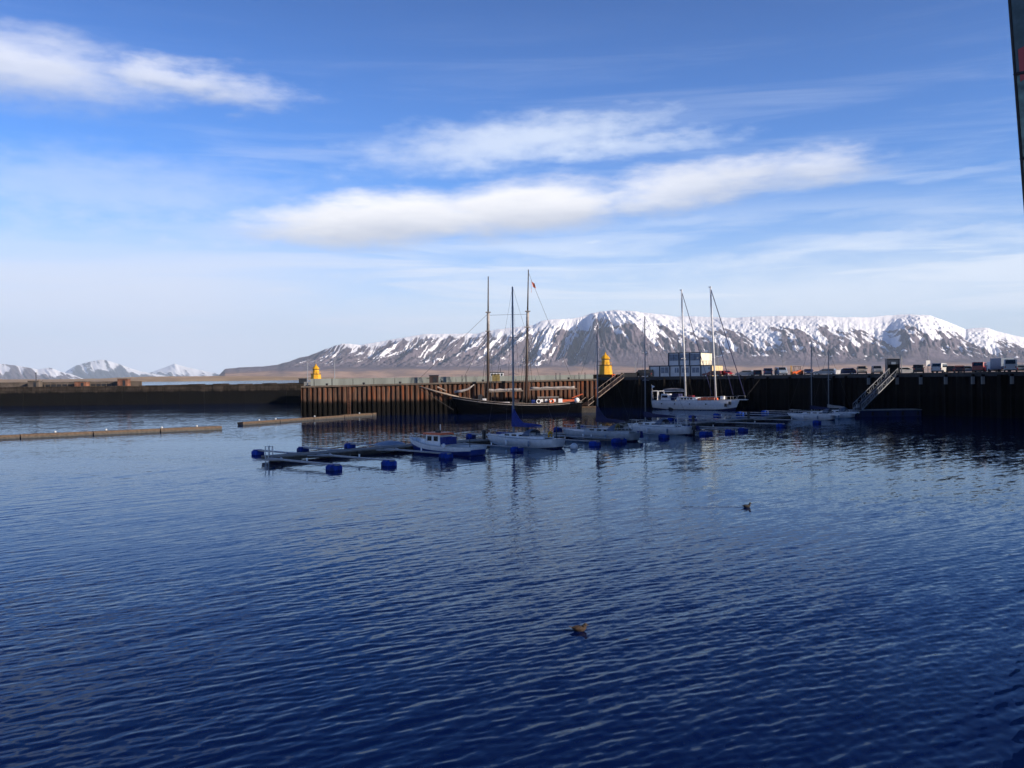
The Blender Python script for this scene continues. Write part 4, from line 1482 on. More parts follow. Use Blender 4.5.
# landing platform of the steep gangway
pf0, pf1 = wat(857, 410.8, 1.1), wat(917, 410.0, 1.1)
c = (pf0 + pf1) / 2
rz = math.atan2(pf1.y - pf0.y, pf1.x - pf0.x)
t = thing('landing_platform', 'large dark blue floating platform below the steep gangway', 'floating platform', (c.x, c.y, 0), rz)
Lp = (pf1 - pf0).length
MB().box((0, 1.6, .35), (Lp + 1.5, 3.4, 1.5)).build('hull', M['navy_paint'], t)
MB().box((0, 1.6, 1.16), (Lp + 1.7, 3.6, .12)).build('deck', M['galv'], t)
for k in range(5):
    MB().tube([(-Lp / 2 + Lp * k / 4, -.25, .2), (-Lp / 2 + Lp * k / 4, -.25, .9)], .2, 8).build('fender', M['rubber'], t)
MB().box((-Lp / 2 + .8, 1.4, 1.7), (.5, .5, 1.0)).build('service_post', M['galv'], t)
g0 = wat(859.5, 410.0, 1.25)
e1 = quay_edge(893)
gangway('steep truss railed gangway from blue platform up to quay tower', (g0.x, g0.y + 1, 1.25), (e1.x, e1.y - .3, e1.z + .1), 1.7, M['alu'], M['dark_metal'])
e = quay_edge(892.5)
t = thing('gate_tower', 'dark square gate tower at the head of the steep gangway', 'gate tower', (xat(892.5, e.y + 1.4), e.y + 1.4, e.z), R(-12))
MB().box((-1.1, 0, 1.5), (.12, 2.2, 3.0)).build('side_panel', M['cabin_frame'], t)
MB().box((1.1, 0, 1.5), (.12, 2.2, 3.0)).build('side_panel', M['cabin_frame'], t)
MB().box((0, 1.0, 1.5), (2.08, .1, 3.0)).build('back_panel', M['dark_metal'], t)
MB().box((0, 0, 3.06), (2.5, 2.4, .14)).build('roof', M['galv'], t)
MB().box((0, -1.0, 2.45), (2.08, .12, 1.0)).build('front_panel', M['cabin_frame'], t)
MB().box((0, -1.08, 2.2), (.8, .05, .45)).build('notice_plate', M['bluegrey'], t)
MB().tube([(1.45, -1.0, 0), (1.45, -1.0, 3.4)], .09, 8).build('post', M['galv'], t)


# ------------------------------------------------------------------ hull lofting
def hull_sections(L, B, sheer, depth, bow_rake=.12, transom=.75, full=.55, n=22):
    """x 0 = stern, L = bow; sheer(t) height; returns list of half sections"""
    secs = []
    for i in range(n + 1):
        u = i / n
        # half breadth along length
        if u < full:
            b = transom + (1 - transom) * math.sin(u / full * math.pi / 2)
        else:
            k = (u - full) / (1 - full)
            b = math.cos(k * math.pi / 2) ** 0.75 if k < 1 else 0
        b = max(b, 0.012) * B / 2
        zs = sheer(u)
        zk = -depth * (1 - max(0, (u - .72) / .28) ** 2 * .75) * (1 - max(0, (.2 - u) / .2) * .5)
        x = u * L
        secs.append((x, b, zs, zk, u))
    return secs


def loft(secs, f0, f1, L, rake, np_=7, thick=0.0):
    """band of the hull between fractions f0..f1 (0 keel, 1 sheer) as mesh"""
    mb = MB()
    vs, fs = [], []
    m_ = np_
    for (x, b, zs, zk, u) in secs:
        for side in (-1, 1):
            for k in range(m_):
                f = f0 + (f1 - f0) * k / (m_ - 1)
                z = zk + (zs - zk) * f
                y = b * (math.sin(f * math.pi / 2) ** 0.62)
                xx = x + rake * max(0, (u - .7) / .3) ** 2 * (f - .5)
                vs.append((xx, side * (y + thick), z))
    st = 2 * m_
    for i in range(len(secs) - 1):
        for sd in (0, 1):
            o = i * st + sd * m_
            for k in range(m_ - 1):
                fs.append((o + k, o + st + k, o + st + k + 1, o + k + 1))
    # transom
    fs.append(tuple(range(0, m_)) + tuple(range(2 * m_ - 1, m_ - 1, -1)))
    return mb.add(vs, fs)


def deck_sheet(secs, dz, inset, rake):
    mb = MB()
    vs, fs = [], []
    for (x, b, zs, zk, u) in secs:
        xx = x + rake * max(0, (u - .7) / .3) ** 2 * .5 - .03
        vs += [(xx, -max(b - inset, .005), zs + dz), (xx, max(b - inset, .005), zs + dz)]
    for i in range(len(secs) - 1):
        fs.append((2 * i, 2 * i + 2, 2 * i + 3, 2 * i + 1))
    return mb.add(vs, fs)


def rail_line(secs, h, rake, inset=.08, r=.025, u0=0, u1=1, post_every=2):
    mb = MB()
    for sd in (-1, 1):
        pts = []
        for i, (x, b, zs, zk, u) in enumerate(secs):
            if u < u0 or u > u1:
                continue
            xx = x + rake * max(0, (u - .7) / .3) ** 2 * .5
            p = Vector((xx, sd * max(b - inset, 0), zs + h))
            pts.append(p)
            if i % post_every == 0:
                mb.tube([(p.x, p.y, zs), p], r, 5)
        mb.tube(pts, r, 5)
    return mb


def moored(name, label, cat, stem, rz):
    return thing(name, label, cat, stem, rz, None)


# --- fishing boat: bow against the pontoon, stern to the viewer's right
def boat_frame(s, l0, L, side=1):
    """root at the stern, local +x towards the bow"""
    d = -nx * side
    p = on(s, side * (l0 + L))
    return (p.x, p.y, 0), math.atan2(d.y, d.x)


loc, rz = boat_frame(17.3, .9, 10.2)
t = thing('fishing_boat', 'blue and white fishing boat with orange wheelhouse roof', 'fishing boat', loc, rz)
L = 10.2
sh = lambda u: .80 + .10 * (1 - u) ** 2 + .72 * max(0, (u - .35) / .65) ** 1.8
S = hull_sections(L, 3.0, sh, .7, transom=.86, full=.5)
loft(S, 0, .68, L, .9, 8).build('hull', M['blue_paint'], t, True)
loft(S, .68, 1.0, L, .9, 5, .012).build('bulwark', M['white_paint'], t, True)
loft(S, .975, 1.015, L, .9, 3, .05).build('rubbing_strake', M['grey_gel'], t)
deck_sheet(S, -.35, .06, .9).build('deck', M['grey_gel'], t)
wh = MB().box((5.9, 0, 1.30), (2.3, 1.7, 1.35), taper=.93).build('wheelhouse', M['white_paint'], t)
MB().box((5.9, 0, 2.05), (2.7, 2.0, .2), taper=.93).build('wheelhouse_roof', M['orange'], t)
for y in (-.84, .84):
    for x in (5.4, 6.4):
        MB().box((x, y, 1.55), (.6, .06, .5)).build('window', M['glass'], wh)
MB().box((7.03, 0, 1.55), (.06, 1.2, .5)).build('window', M['glass'], wh)
MB().box((7.6, 0, 1.12), (1.6, 1.3, .4), taper=.8).build('fore_cabin', M['white_paint'], t)
MB().tube([(5.6, 0, 2.0), (5.6, 0, 3.0)], .05, 6).build('mast', M['alu'], t)
MB().box((5.75, .2, 2.25), (.6, .25, .3)).build('radar', M['dark_metal'], t)
MB().box((4.35, 0, 1.35), (.9, 1.5, .75)).build('canvas_cover', M['blue_canvas'], t)
rail_line(S, .45, .9, u0=.62, u1=.98).build('bow_rail', M['alu'], t)
MB().ball((3.4, 1.55, .9), .2, .2, .28).build('fender', M['white_paint'], t, True)
MB().box((.1, 0, .35), (.3, 2.0, .5)).build('transom_box', M['blue_paint'], t)
MB().ball((8.0, -.9, 1.35), .26, .2, .26).build('fender', M['bluegrey'], t, True)
MB().tube([(2.4, -1.2, .5), (2.4, -1.2, 1.5)], .04, 5).build('antenna', M['dark_metal'], t)


def yacht(label, s, l0, L, B, hullm, mast_x, mast_top, cover, coverm, mastm, boom_z=2.2, cov_top=3.8, free=.95, side=1, boom_len=4.4, extra=True, name='sailing_yacht', lines=True, bimini=True):
    loc, rz = boat_frame(s, l0, L, side)
    t = thing(name, label, 'sailing boat', loc, rz)
    sh = lambda u: free + .06 * (1 - u) ** 2 + .28 * u ** 2
    S = hull_sections(L, B, sh, .55, transom=.68, full=.45)
    loft(S, 0, .36, L, .9, 5).build('bottom', M['navy_canvas'], t, True)
    loft(S, .36, 1.0, L, .9, 8, .004).build('hull', hullm, t, True)
    loft(S, .98, 1.02, L, .9, 3, .03).build('toe_rail', M['grey_gel'], t)
    deck_sheet(S, .02, .02, .9).build('deck', M['grey_gel'], t)
    mx = L - mast_x
    # coach roof
    cr = MB().side([[(mx - 2.6, free + .05), (mx + 1.7, free + .12), (mx + 1.2, free + .42), (mx - .2, free + .56), (mx - 2.6, free + .62)]] * 2, [-B * .27, B * .27])
    cr_o = cr.build('coach_roof', hullm, t)
    for y in (-1, 1):
        for k in range(3):
            MB().box((mx - 2.0 + k * 1.1, y * (B * .27 + .01), free + .36), (.7, .04, .17)).build('window', M['glass'], cr_o)
    # cockpit well and coamings
    MB().box((mx - 4.0, 0, free + .10), (2.6, B * .38, .06)).build('cockpit', M['dark_metal'], t)
    for y in (-1, 1):
        MB().box((mx - 4.0, y * B * .24, free + .18), (2.7, .16, .28)).build('coaming', hullm, t)
    mst = MB().tube([(mx, 0, free), (mx - .02, 0, mast_top * .6), (mx - .05, 0, mast_top)], [.115, .11, .085] if mast_top > 17 else [.085, .08, .06], 8).build('mast', mastm, t, True)
    spr = MB()
    for f in ((.45, .68) if mast_top > 14 else (.55,)):
        z = mast_top * f
        spr.tube([(mx - .1, -.75, z), (mx, 0, z + .08), (mx - .1, .75, z)], .03, 5)
    spr.build('spreaders', mastm, mst)
    MB().tube([(mx - .1, 0, boom_z), (mx - boom_len, 0, boom_z - .05)], .09, 8).build('boom', mastm, t)
    if cover:
        cv = MB()
        vs, fs = [], []
        n = 9
        for i in range(n):
            u = i / (n - 1)
            x = mx + .16 - u * (boom_len + .1)
            top = boom_z + .16 + (cov_top - boom_z) * max(0, 1 - u * 2.6) ** 1.6 + .32 * (1 - u)
            hw = .17 * (1 - .5 * u)
            for (y, z) in ((-hw * .7, boom_z - .14), (-hw, boom_z + .1), (-hw * .45, top), (hw * .45, top), (hw, boom_z + .1), (hw * .7, boom_z - .14)):
                vs.append((x, y, z))
        for i in range(n - 1):
            for k in range(6):
                fs.append((i * 6 + k, i * 6 + (k + 1) % 6, (i + 1) * 6 + (k + 1) % 6, (i + 1) * 6 + k))
        fs += [tuple(range(5, -1, -1)), tuple((n - 1) * 6 + k for k in range(6))]
        cv.add(vs, fs).build('sail_cover', coverm, t)
    rg = MB()
    fx = L + .3
    for a, b in (((fx, 0, free + .3), (mx - .03, 0, mast_top - .2)), ((.1, 0, free + .05), (mx - .05, 0, mast_top)), ((mx - .2, B * .47, free), (mx - .02, 0, mast_top * .96)), ((mx - .2, -B * .47, free), (mx - .02, 0, mast_top * .96))):
        rg.tube([a, b], .014, 4)
    rg.build('rigging', M['rope'], t)
    rail_line(S, .6, .9, u0=.75, u1=.99, r=.02).build('pulpit', M['alu'], t)
    rail_line(S, .6, .9, u0=0, u1=.22, r=.02).build('pushpit', M['alu'], t)
    rail_line(S, .55, .9, u0=.2, u1=.78, r=.013, post_every=3).build('guard_rail', M['alu'], t)
    for u in (.3, .62):
        i_ = int(u * (len(S) - 1))
        for sd in (-1, 1):
            MB().lathe([(.05, -.32), (.13, -.24), (.13, .22), (.05, .3)], n=8).build('fender', M['bluegrey'] if u < .5 else M['white_paint'], t, True, loc=(S[i_][0], sd * (S[i_][1] + .14), free * .55))
    for sd in (-1, 1):
        MB().lathe([(.11, 0), (.09, .12), (.11, .2)], n=8).build('winch', M['alu'], t, True, loc=(mx - 3.6, sd * B * .25, free + .32))
    MB().tube([(mx - 5.0, .45 * math.cos(a), free + .75 + .45 * math.sin(a)) for a in np.linspace(0, 2 * math.pi, 13)], .025, 5).build('steering_wheel', M['alu'], t)
    ml = MB().tube([(L * .93, .3, free + .25), (L + .9, 1.4, .6)], .02, 4)
    ml.tube([(.4, -B * .3, free), (1.5, -B * .5 - 1.2, .6)], .02, 4)
    ml.build('mooring_line', M['rope'], t)
    if bimini:
        hd_ = MB()
        vs, fs = [], []
        for i, (x, z, hw) in enumerate(((mx - 3.3, free + 1.02, B * .29), (mx - 2.8, free + 1.10, B * .30), (mx - 2.4, free + .92, B * .30), (mx - 2.0, free + .5, B * .28))):
            for k in range(7):
                a = math.pi * k / 6
                vs.append((x, -hw * math.cos(a), free + .3 + (z - free - .3) * math.sin(a) ** .5))
        for i in range(3):
            for k in range(6):
                fs.append((i * 7 + k, i * 7 + k + 1, (i + 1) * 7 + k + 1, (i + 1) * 7 + k))
        hd_.add(vs, fs).build('spray_hood', M['hood'], t, True)
    return t, mx, S


t, mx, S = yacht('white sailing yacht with big bright blue sail cover', 29.0, 1.0, 10.8, 3.3, M['white_paint'], 4.0, 18.2, True, M['blue_canvas'], M['mast_grey'], boom_z=2.35, cov_top=4.2)
ring = [(.35, 1.0 + .26 * math.cos(a), 1.5 + .34 * math.sin(a)) for a in np.linspace(-.6, math.pi + .6, 12)]
MB().tube(ring, .13, 7).build('life_buoy', M['yellow'], t)
MB().box((8.3, 0, 1.42), (1.6, 1.0, .22)).build('hatch_cover', M['blue_canvas'], t)
MB().tube([(1.2, -1.0, 1.0), (1.2, -1.0, 2.4)], .06, 6).build('stern_post', M['dark_metal'], t)
p = wat(574, 448.5)
o = MB().ball((0, 0, .18), .42, .42, .42).build('mooring_buoy', M['white_paint'], None, True, loc=(p.x, p.y, 0))
tag(o, 'round white mooring buoy floating behind the white yacht stern', 'buoy')

t, mx, S = yacht('grey sailing yacht with dark navy sail cover, third boat from left', 42.8, .9, 11.0, 3.4, M['grey_gel'], 5.4, 14.2, True, M['navy_canvas'], M['mast_grey'], boom_z=2.3, cov_top=4.0, free=.9, boom_len=4.2)
MB().box((1.0, -1.55, .75), (2.2, .3, .8), taper=.9).build('side_cover', M['blue_canvas'], t)
MB().tube([(2.0, .7 + .3 * math.cos(a), 1.6 + .36 * math.sin(a)) for a in np.linspace(-.6, math.pi + .6, 12)], .14, 7).build('life_buoy', M['ochre'], t)
t, mx, S = yacht('small white sailing yacht with dark horizontal boom cover and tall thin mast', 56.8, .9, 10.0, 3.2, M['white_paint'], 2.6, 16.0, True, M['navy_canvas'], M['mast_grey'], boom_z=2.3, cov_top=2.5, free=.95, boom_len=4.8)
MB().box((.9, -1.45, .72), (2.4, .3, .8), taper=.9).build('side_cover', M['blue_canvas'], t)
mo = MB().box((-.35, 0, .95), (.5, .4, .55), taper=.8).box((-.35, 0, .3), (.2, .16, 1.0)).build('outboard', M['dark_metal'], t)
ar = MB().tube([(1.5, -1.1, .9), (1.4, -1.1, 2.6), (1.4, 1.1, 2.6), (1.5, 1.1, .9)], .05, 6).build('stern_arch', M['alu'], t)
yacht('little sailing boat with the left mast beside the landing platform', 103.3, .9, 8.0, 2.6, M['white_paint'], 4.1, 13.4, True, M['navy_canvas'], M['mast_grey'], boom_z=1.9, cov_top=2.0, free=.8, boom_len=3.2)
yacht('little sailing boat with the right shorter mast beside the landing platform', 112.2, .9, 7.5, 2.5, M['white_paint'], 3.0, 12.2, True, M['sail'], M['mast_grey'], boom_z=1.8, cov_top=1.9, free=.75, boom_len=3.0)
# motor dinghy with a grey tarp lying at the pontoon
loc, rz = boat_frame(17.2, .5, 4.2, -1)
t = thing('covered_dinghy', 'small dinghy under grey tarpaulin behind the fishing boat bow', 'dinghy', loc, rz)
S = hull_sections(4.6, 1.8, lambda u: .5 + .2 * u * u, .25, transom=.8)
loft(S, 0, 1, 4.6, .4, 7).build('hull', M['grey_gel'], t, True)
cv = MB()
vs, fs = [], []
for (x, b, zs, zk, u) in S:
    for k in range(7):
        a = math.pi * k / 6
        vs.append((x, -b * 1.05 * math.cos(a), zs - .04 + .5 * math.sin(a) * math.sin(min(1, u * 1.6 + .25) * math.pi / 2) * (1 - u ** 4)))
for i in range(len(S) - 1):
    for k in range(6):
        fs.append((i * 7 + k, i * 7 + k + 1, (i + 1) * 7 + k + 1, (i + 1) * 7 + k))
cv.add(vs, fs).build('tarpaulin', M['bluegrey'], t, True)


# ------------------------------------------------------------------ schooner
def schooner():
    Y = 199.0
    xb, xs = xat(456, Y), xat(581, Y + 1)
    L = xs - xb
    t = thing('schooner', 'black hulled two masted wooden schooner moored along the rusty pier', 'schooner', (xs, Y + 1, 0), math.pi + R(1))
    # local +x = bow (towards the left of the view)
    sh = lambda u: 2.15 + 1.7 * max(0, (u - .35) / .65) ** 2 + .55 * max(0, (.3 - u) / .3) ** 2
    S = hull_sections(L, 6.2, sh, 1.6, transom=.55, full=.5, n=30)
    rake = 2.2
    loft(S, 0, .9, L, rake, 9).build('hull', M['black_hull'], t, True)
    loft(S, .9, .93, L, rake, 3, .03).build('white_stripe', M['sail'], t, True)
    loft(S, .93, 1.0, L, rake, 3, .01).build('bulwark', M['black_hull'], t, True)
    loft(S, .99, 1.02, L, rake, 3, .08).build('cap_rail', M['pale_wood'], t)
    deck_sheet(S, -.5, .05, rake).build('deck', M['wood_brown'], t)
    xof = lambda px: (xs - xat(px, Y))          # local x of an image column
    zof = lambda px, py: at(px, py, Y).z
    for mname, pb, pt, topy, dbl0, dbl1 in (('mast', 487.5, 489.2, 276, 331, 312), ('mast', 525.8, 529.6, 269, 327, 311)):
        zb, zt = 1.8, zof(pt, topy)
        xb_, xt = xof(pb), xof(pt)
        f = lambda z: xb_ + (xt - xb_) * (z - zb) / (zt - zb)
        zd0, zd1 = zof(pb, dbl0), zof(pb, dbl1)
        mm = MB().tube([(f(zb), 0, zb), (f(zd1), 0, zd1)], [.30, .24], 8).build(mname, M['wood_dark'], t, True)
        MB().tube([(f(zd0) + .0, -.32, zd0), (f(zt), -.2, zt)], [.2, .10], 8).build('topmast', M['wood_dark'], mm, True)
        MB().tube([(f(zd0), 0, zd0), (f(zd1), 0, zd1)], [.31, .29], 8).build('mast_band', M['sail'], mm, True)
        for z in (zd0, zd1):
            MB().box((f(z), -.1, z), (1.1, 1.6, .14)).build('crosstree', M['sail'], mm)
        rg = MB()
        for k in (-1.6, -.8, 0, .8, 1.6):
            for sd in (-1, 1):
                rg.tube([(xb_ + k, sd * 2.9, 2.3), (f(zd0), 0, zd0)], .028, 4)
        rg.build('shrouds', M['rope'], mm)
    # bowsprit rising to the left
    tip = Vector((xof(413), 0, zof(413, 384.5)))
    root = Vector((L - .5, 0, 3.6))
    MB().tube([root, root + (tip - root) * .5 + Vector((0, 0, -.12)), tip], [.22, .2, .12], 8).build('bowsprit', M['pale_wood'], t, True)
    fj = MB().tube([(xof(454), .4, zof(454, 392.0)), (xof(462), .4, zof(462, 391)), (xof(468), .4, zof(468, 389)), (xof(474), .4, zof(474, 384.5))], [.28, .3, .22, .1], 8)
    fj.build('furled_jib', M['sail'], t, True)
    MB().tube([(xof(446), 0, zof(446, 391)), (xof(437), .2, zof(437, 387))], [.12, .22], 6).build('anchor_stock', M['pale_wood'], t)
    st = MB()
    zd_f, xm_f = zof(488, 331), xof(488)
    st.tube([tip, (xm_f, 0, zof(488, 314))], .03, 4)
    st.tube([root + Vector((1, 0, .1)), (xm_f, 0, zd_f)], .03, 4)
    st.tube([(xm_f, 0, zof(488, 315)), (xof(527), 0, zof(527, 314))], .03, 4)
    st.tube([tip, (L + .6, 0, .9)], .04, 4)
    st.tube([(xof(580), 0, 3.0), (xof(529.5), 0, zof(529.5, 272))], .03, 4)
    st.build('stays', M['rope'], t)
    for p0, p1, y in ((486, 523, 391.5), (529, 577, 389.5)):
        a, b = Vector((xof(p0), 0, zof(p0, y + .5))), Vector((xof(p1), 0, zof(p1, y - .6)))
        bm = MB().tube([a, b], .14, 8).build('boom', M['pale_wood'], t)
        pts = [a + (b - a) * u + Vector((0, 0, .33 + .05 * math.sin(u * 21))) for u in np.linspace(.02, .95, 14)]
        MB().tube(pts, [.2 + .1 * abs(math.sin(i * 2.1)) for i in range(14)], 8).build('furled_sail', M['sail'], bm, True)
    dh = MB().box((xof(548), 0, 2.55), (4.2, 2.6, 1.7)).build('deck_house', M['wood_dark'], t)
    MB().box((xof(548), 0, 3.45), (4.5, 2.9, .12)).build('deck_house_roof', M['sail'], dh)
    for k in range(4):
        MB().box((xof(541.5 + k * 4.2), 1.33, 2.75), (.5, .05, .6)).build('window', M['white_paint'], dh)
    for px in (538, 551):
        pts = [(xof(px) + .42 * math.cos(a), 1.9, 2.6 + .42 * math.sin(a)) for a in np.linspace(0, 2 * math.pi, 15)]
        MB().tube(pts, .12, 6).build('life_ring', M['orange'] if px == 551 else M['white_paint'], t)
    for px, wd, hh, mt, nm in ((480, 1.0, 1.7, 'dark_metal', 'deck_box'), (484, .9, .9, 'white_paint', 'deck_box'), (505, 2.0, .5, 'white_paint', 'hatch'), (515, 1.4, 1.0, 'wood_dark', 'skylight'), (533, .8, .9, 'blue_paint', 'deck_box'), (560, .9, 1.1, 'white_paint', 'wheel_box'), (569, 3.4, .9, 'orange_canvas', 'covered_tender'), (476, 1.6, .4, 'white_paint', 'hatch')):
        MB().box((xof(px), .6, 2.0 + hh / 2 + (.4 if px < 490 else 0)), (wd, 1.3, hh), taper=.92).build(nm, M[mt], t)
    MB().tube([(xof(572), 0, zof(572, 398)), (xof(583), 0, zof(583, 394))], .12, 6).build('mizzen_spar', M['orange_canvas'], t)
    MB().ball((xof(576), 2.4, zof(576, 400)), .55, .5, .55).build('fender', M['white_paint'], t, True)
    fg = MB()
    vs, fs = [], []
    zt = zof(533, 281)
    for i in range(5):
        for j in range(4):
            vs.append((xof(532.6) - .16 * i - .1 * j, -.3 + .12 * math.sin(i * 1.7 + j), zt - .38 * j - .1 * i))
    for i in range(4):
        for j in range(3):
            fs.append((i * 4 + j, i * 4 + 4 + j, i * 4 + 5 + j, i * 4 + 1 + j))
    vs2 = [(x, y + .02, z) for x, y, z in vs]
    fg.add(vs, fs).add(vs2, fs)
    fg.tube([(xof(532.4), -.3, zof(532, 292)), (xof(532.2), -.3, zof(532, 279.5))], .03, 5)
    fg.build('flag', M['flag_or'], t)


schooner()


# ------------------------------------------------------------------ white ketch
def ketch():
    P0, P1 = Vector((xat(654.5, 217.0), 217.0, 0)), Vector((xat(737, 204.5), 204.5, 0))
    L = (P1 - P0).length
    hd = (P1 - P0).normalized()
    t = thing('ketch', 'large white two masted ketch moored against the dark quay', 'ketch', P0, math.atan2(hd.y, hd.x))
    rake = 1.2
    sh = lambda u: 1.95 + .12 * (1 - u) ** 2 + .42 * u ** 2
    S = hull_sections(L, 4.6, sh, 1.0, transom=.66, full=.45, n=26)
    loft(S, 0, .36, L, rake, 5).build('bottom', M['navy_canvas'], t, True)
    loft(S, .36, 1, L, rake, 9, .005).build('hull', M['white_paint'], t, True)
    loft(S, .98, 1.02, L, rake, 3, .05).build('toe_rail', M['grey_gel'], t)
    deck_sheet(S, .02, .03, rake).build('deck', M['grey_gel'], t)
    def xo(px):                     # distance along the keel under an image column
        k = xat(px, 100.0) / 100.0
        return (k * P0.y - P0.x) / (hd.x - k * hd.y)

    def zo(px, py):
        return at(px, py, P0.y + hd.y * xo(px)).z
    cr = MB().side([[(xo(678), 2.0), (xo(700), 2.05), (xo(698), 2.75), (xo(680), 2.95)]] * 2, [-1.3, 1.3]).build('coach_roof', M['white_paint'], t)
    for px in (684.5, 687.5, 690.5, 693.5):
        MB().box((xo(px), -1.32, 2.5), (.5, .05, .34)).build('window', M['glass'], cr)
    MB().box((xo(708), -.1, 2.42), (4.1, 2.2, .55), taper=.92).build('orange_cover', M['orange_canvas'], t)
    MB().box((xo(691), 0, 3.05), (1.2, 1.2, .35)).build('red_hatch', M['maroon'], t)
    MB().box((xo(722.5), 0, 2.75), (.8, .8, .7)).build('windlass', M['white_paint'], t)
    wh = MB().side([[(xo(663), 2.0), (xo(673), 2.0), (xo(672), 3.1), (xo(669), 3.55), (xo(663.5), 3.55)]] * 2, [-1.2, 1.2]).build('pilot_shelter', M['white_paint'], t)
    MB().box((xo(667), -1.22, 2.95), (1.4, .05, .55)).build('window', M['glass'], wh)
    MB().box((xo(677), 0, 2.9), (2.0, 2.2, 1.4), taper=.85).build('spray_hood', M['navy_canvas'], t)
    arc = MB()
    for y in (-1.3, 1.3):
        arc.tube([(xo(654.5), y, 2.0), (xo(654.5), y, zo(654, 391)), (xo(661), y, zo(661, 391)), (xo(661.5), y, 2.0)], .08, 6)
    arc.tube([(xo(654.5), -1.3, zo(654, 391)), (xo(654.5), 1.3, zo(654, 391))], .08, 6)
    arc.tube([(xo(661), -1.3, zo(661, 391)), (xo(661), 1.3, zo(661, 391))], .08, 6)
    arc.build('stern_arch', M['white_paint'], t)
    for pb, pt, ty in ((685.6, 682.3, 290), (715.8, 711.2, 287)):
        zt = zo(pt, ty)
        mm = MB().tube([(xo(pb), 0, 2.0), (xo(pt), 0, zt)], [.22, .16], 10).build('mast', M['mast_white'], t, True)
        f = lambda z: xo(pb) + (xo(pt) - xo(pb)) * (z - 2) / (zt - 2)
        sp = MB()
        for q in (.38, .66):
            z = 2 + (zt - 2) * q
            sp.tube([(f(z) - .2, -1.1, z), (f(z), 0, z + .1), (f(z) - .2, 1.1, z)], .05, 5)
        sp.box((f(zt) - .1, 0, zt), (.6, .3, .18))
        sp.build('spreaders', M['mast_white'], mm)
        sh_ = MB()
        for y in (-2, 2):
            sh_.tube([(xo(pb) - .4, y, 2.0), (f(zt), 0, zt)], .022, 4)
            sh_.tube([(xo(pb) + .7, y, 2.0), (f(2 + (zt - 2) * .66), 0, 2 + (zt - 2) * .66)], .022, 4)
        sh_.build('shrouds', M['rope'], mm)
    bm = MB().tube([(xo(685), 0, zo(685, 391)), (xo(662), 0, zo(662, 391.5))], .1, 8).build('boom', M['mast_white'], t)
    MB().tube([(xo(685) - (xo(685) - xo(662)) * u, 0, zo(685, 390.2) + .2 * math.sin(u * 3)) for u in np.linspace(.03, .95, 9)], [.2, .26, .24, .27, .24, .26, .24, .2, .14], 8).build('furled_sail', M['sail'], bm, True)
    fz = MB()
    for (a, b, r) in (((682.3, 291), (712, 395), .07), ((711.2, 288), (744.5, 395), .09), ((718.5, 340), (733, 395), .07)):
        fz.tube([(xo(a[0]), 0, zo(*a)), (xo(b[0]), 0, zo(*b))], r, 6)
    fz.build('furled_headsails', M['navy_canvas'], t)
    ml = MB()
    ml.tube([(xo(745), 0, zo(745, 398)), (xo(752), 4.0, zo(752, 380))], .03, 4)
    ml.build('mooring_line', M['rope'], t)
    MB().box((xo(741), 0, 2.35), (3.0, .7, .16)).build('bowsprit', M['white_paint'], t)
    rail_line(S, .75, rake, u0=.02, u1=.99, r=.025).build('guard_rail', M['alu'], t)
    pr = MB()
    for y in (-.3, .3):
        pr.tube([(xo(736), y, 2.4), (xo(738), y, 3.2), (xo(745), y * .4, 3.2), (xo(745), y * .4, 2.4)], .03, 5)
    pr.build('pulpit', M['alu'], t)
    for px in (728, 731.5):
        MB().box((xo(px), -1.35 if px < 730 else -1.0, 1.15 if px < 730 else 1.6), (.5, .35, .7)).build('anchor', M['dark_metal'], t)
    for px in (666, 679, 694, 710):
        MB().tube([(xo(px), -2.32, 1.35), (xo(px), -2.1, 1.35)], .13, 8).build('porthole', M['glass'], t)
    fl = MB().add([(xo(652), -.2, zo(652, 385)), (xo(655), -.1, zo(655, 386.4)), (xo(652.2), -.2, zo(652, 388.5))], [(0, 1, 2)])
    fl.add([(xo(652), -.17, zo(652, 385)), (xo(655), -.07, zo(655, 386.4)), (xo(652.2), -.17, zo(652, 388.5))], [(0, 1, 2)])
    fl.tube([(xo(652), -.18, zo(652, 384.5)), (xo(653.5), -.18, 2.1)], .03, 5)
    fl.build('flag', M['white_paint'], t)


ketch()
p = wat(678, 409.5)
t = thing('inflatable_dinghy', 'dark inflatable dinghy tied beside the white ketch hull', 'dinghy', (p.x - 2.2, p.y, 0), 0)
tb = MB()
tb.tube([(0, -.7, .25), (3.2, -.7, .28), (4.2, -.3, .42), (4.4, 0, .46), (4.2, .3, .42), (3.2, .7, .28), (0, .7, .25)], .27, 8)
tb.build('tube', M['dark_metal'], t, True)
MB().box((1.7, 0, .15), (3.4, 1.1, .1)).build('floor', M['dark_metal'], t)
MB().box((-.1, 0, .6), (.35, .35, .6), taper=.8).build('outboard', M['white_paint'], t)
MB().box((3.1, 0, .5), (.5, .5, .45)).build('fuel_can', M['orange'], t)


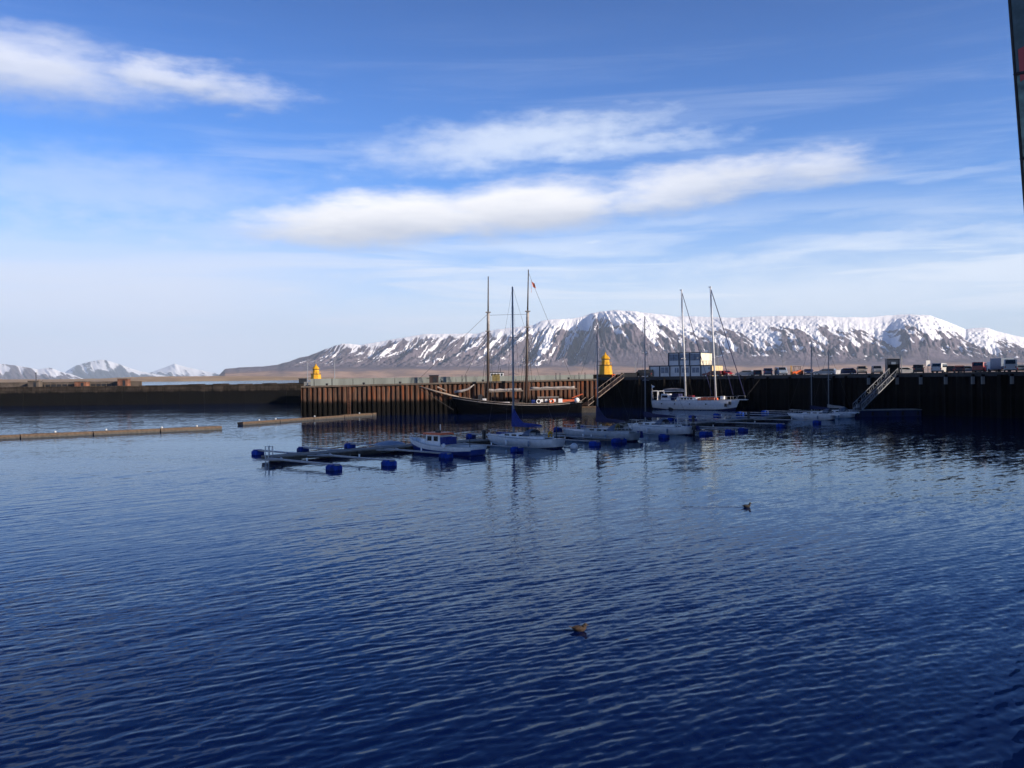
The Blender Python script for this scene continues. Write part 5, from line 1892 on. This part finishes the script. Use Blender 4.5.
# ------------------------------------------------------------------ floating booms
def boom(label, p, q, wd=1.3, ht=.75, caps=()):
    p, q = Vector(p), Vector(q)
    L = (q - p).length
    t = thing('floating_boom', label, 'floating boom', ((p.x + q.x) / 2, (p.y + q.y) / 2, 0), math.atan2(q.y - p.y, q.x - p.x))
    n = max(2, int(L / 9))
    top, low = MB(), MB()
    for i in range(n):
        a, b = -L / 2 + L * i / n + .05, -L / 2 + L * (i + 1) / n - .05
        j = random.uniform(-.04, .04)
        for k in (-1, 0, 1):
            top.box(((a + b) / 2, k * wd / 3, ht - .15 + j + random.uniform(-.03, .03)), (b - a, wd / 3 - .04, .26))
        low.box(((a + b) / 2, 0, .08 + j), (b - a - .1, wd * .96, .62))
    top.build('timber_deck', M['wood_brown'], t)
    low.build('float_body', M['wood_wet'], t)
    for u in caps:
        MB().lathe([(.15, 0), (.18, .1), (.12, .22), (.04, .26)], n=8).build('marker_cap', M['grey_gel'], t, loc=(-L / 2 + L * u, 0, ht + .02))
    return t


boom('left long brown timber boom floating across the harbour mouth', wat(-60, 441.5), wat(221, 429.3), 1.3, .55, (.1, .37, .55, .76, .9))
boom('right brown timber boom floating below the rusty pier corner', wat(240, 425.2), wat(396, 413.8), 1.3, .55, (.1, .19, .42, .72, .95))
boom('short dark boom floating beside the schooner bow', wat(400, 413.6), wat(446, 411.0), 1.2, .6, (.5,))


# ------------------------------------------------------------------ ducks
def duck(label, px, py, heading, s, mt, tucked):
    p = wat(px, py)
    prof = [(-.30, .015, .15), (-.25, .05, .13), (-.17, .10, .10), (-.05, .135, .085), (.08, .13, .085), (.17, .09, .10), (.225, .035, .12)]
    mb = MB()
    n = 12
    vs, fs = [], []
    for x, r, z in prof:
        for k in range(n):
            a = 2 * math.pi * k / n
            vs.append((x, r * .92 * math.cos(a), z + r * .80 * math.sin(a)))
    for i in range(len(prof) - 1):
        for k in range(n):
            fs.append((i * n + k, i * n + (k + 1) % n, (i + 1) * n + (k + 1) % n, (i + 1) * n + k))
    fs += [tuple(range(n - 1, -1, -1)), tuple((len(prof) - 1) * n + k for k in range(n))]
    mb.add(vs, fs)
    if tucked:
        mb.tube([(.11, 0, .13), (.15, 0, .175), (.165, 0, .20)], [.09, .075, .06], 8)
        mb.ball((.185, 0, .215), .07, .056, .058)
        hx, hz = .185, .21
    else:
        mb.tube([(.13, 0, .13), (.17, 0, .20), (.18, 0, .25)], [.08, .065, .055], 8)
        mb.ball((.20, 0, .275), .072, .056, .06)
        hx, hz = .20, .27
    t = thing('duck', label, 'duck', (p.x, p.y, -.01), heading)
    t.scale = (s, s, s)
    mb.build('body', mt, t, True)
    MB().side([[(hx + .05, hz + .012), (hx + .125, hz - .012), (hx + .125, hz - .024), (hx + .05, hz - .03)]] * 2, [-.022, .022]).build('bill', M['plum'], t)
    for sd in (-1, 1):
        wg = MB().ball((-.06, sd * .112, .125), .17, .035, .06, 10, 6)
        wg.build('wing', mt, t, True)
    MB().add([(-.28, -.05, .14), (-.28, .05, .14), (-.39, .035, .19), (-.39, -.035, .19), (-.28, -.05, .16), (-.28, .05, .16), (-.39, .035, .2), (-.39, -.035, .2)], [(0, 1, 2, 3), (4, 5, 6, 7), (0, 4, 7, 3), (1, 2, 6, 5), (2, 3, 7, 6)]).build('tail', mt, t)


duck('brown duck floating alone in the open water nearest the viewer', 580, 631, R(8), 0.92, M['brown_feather'], True)
duck('small black duck with thin wake, farther out to the right', 747, 507.5, R(5), 0.95, M['plum'], False)
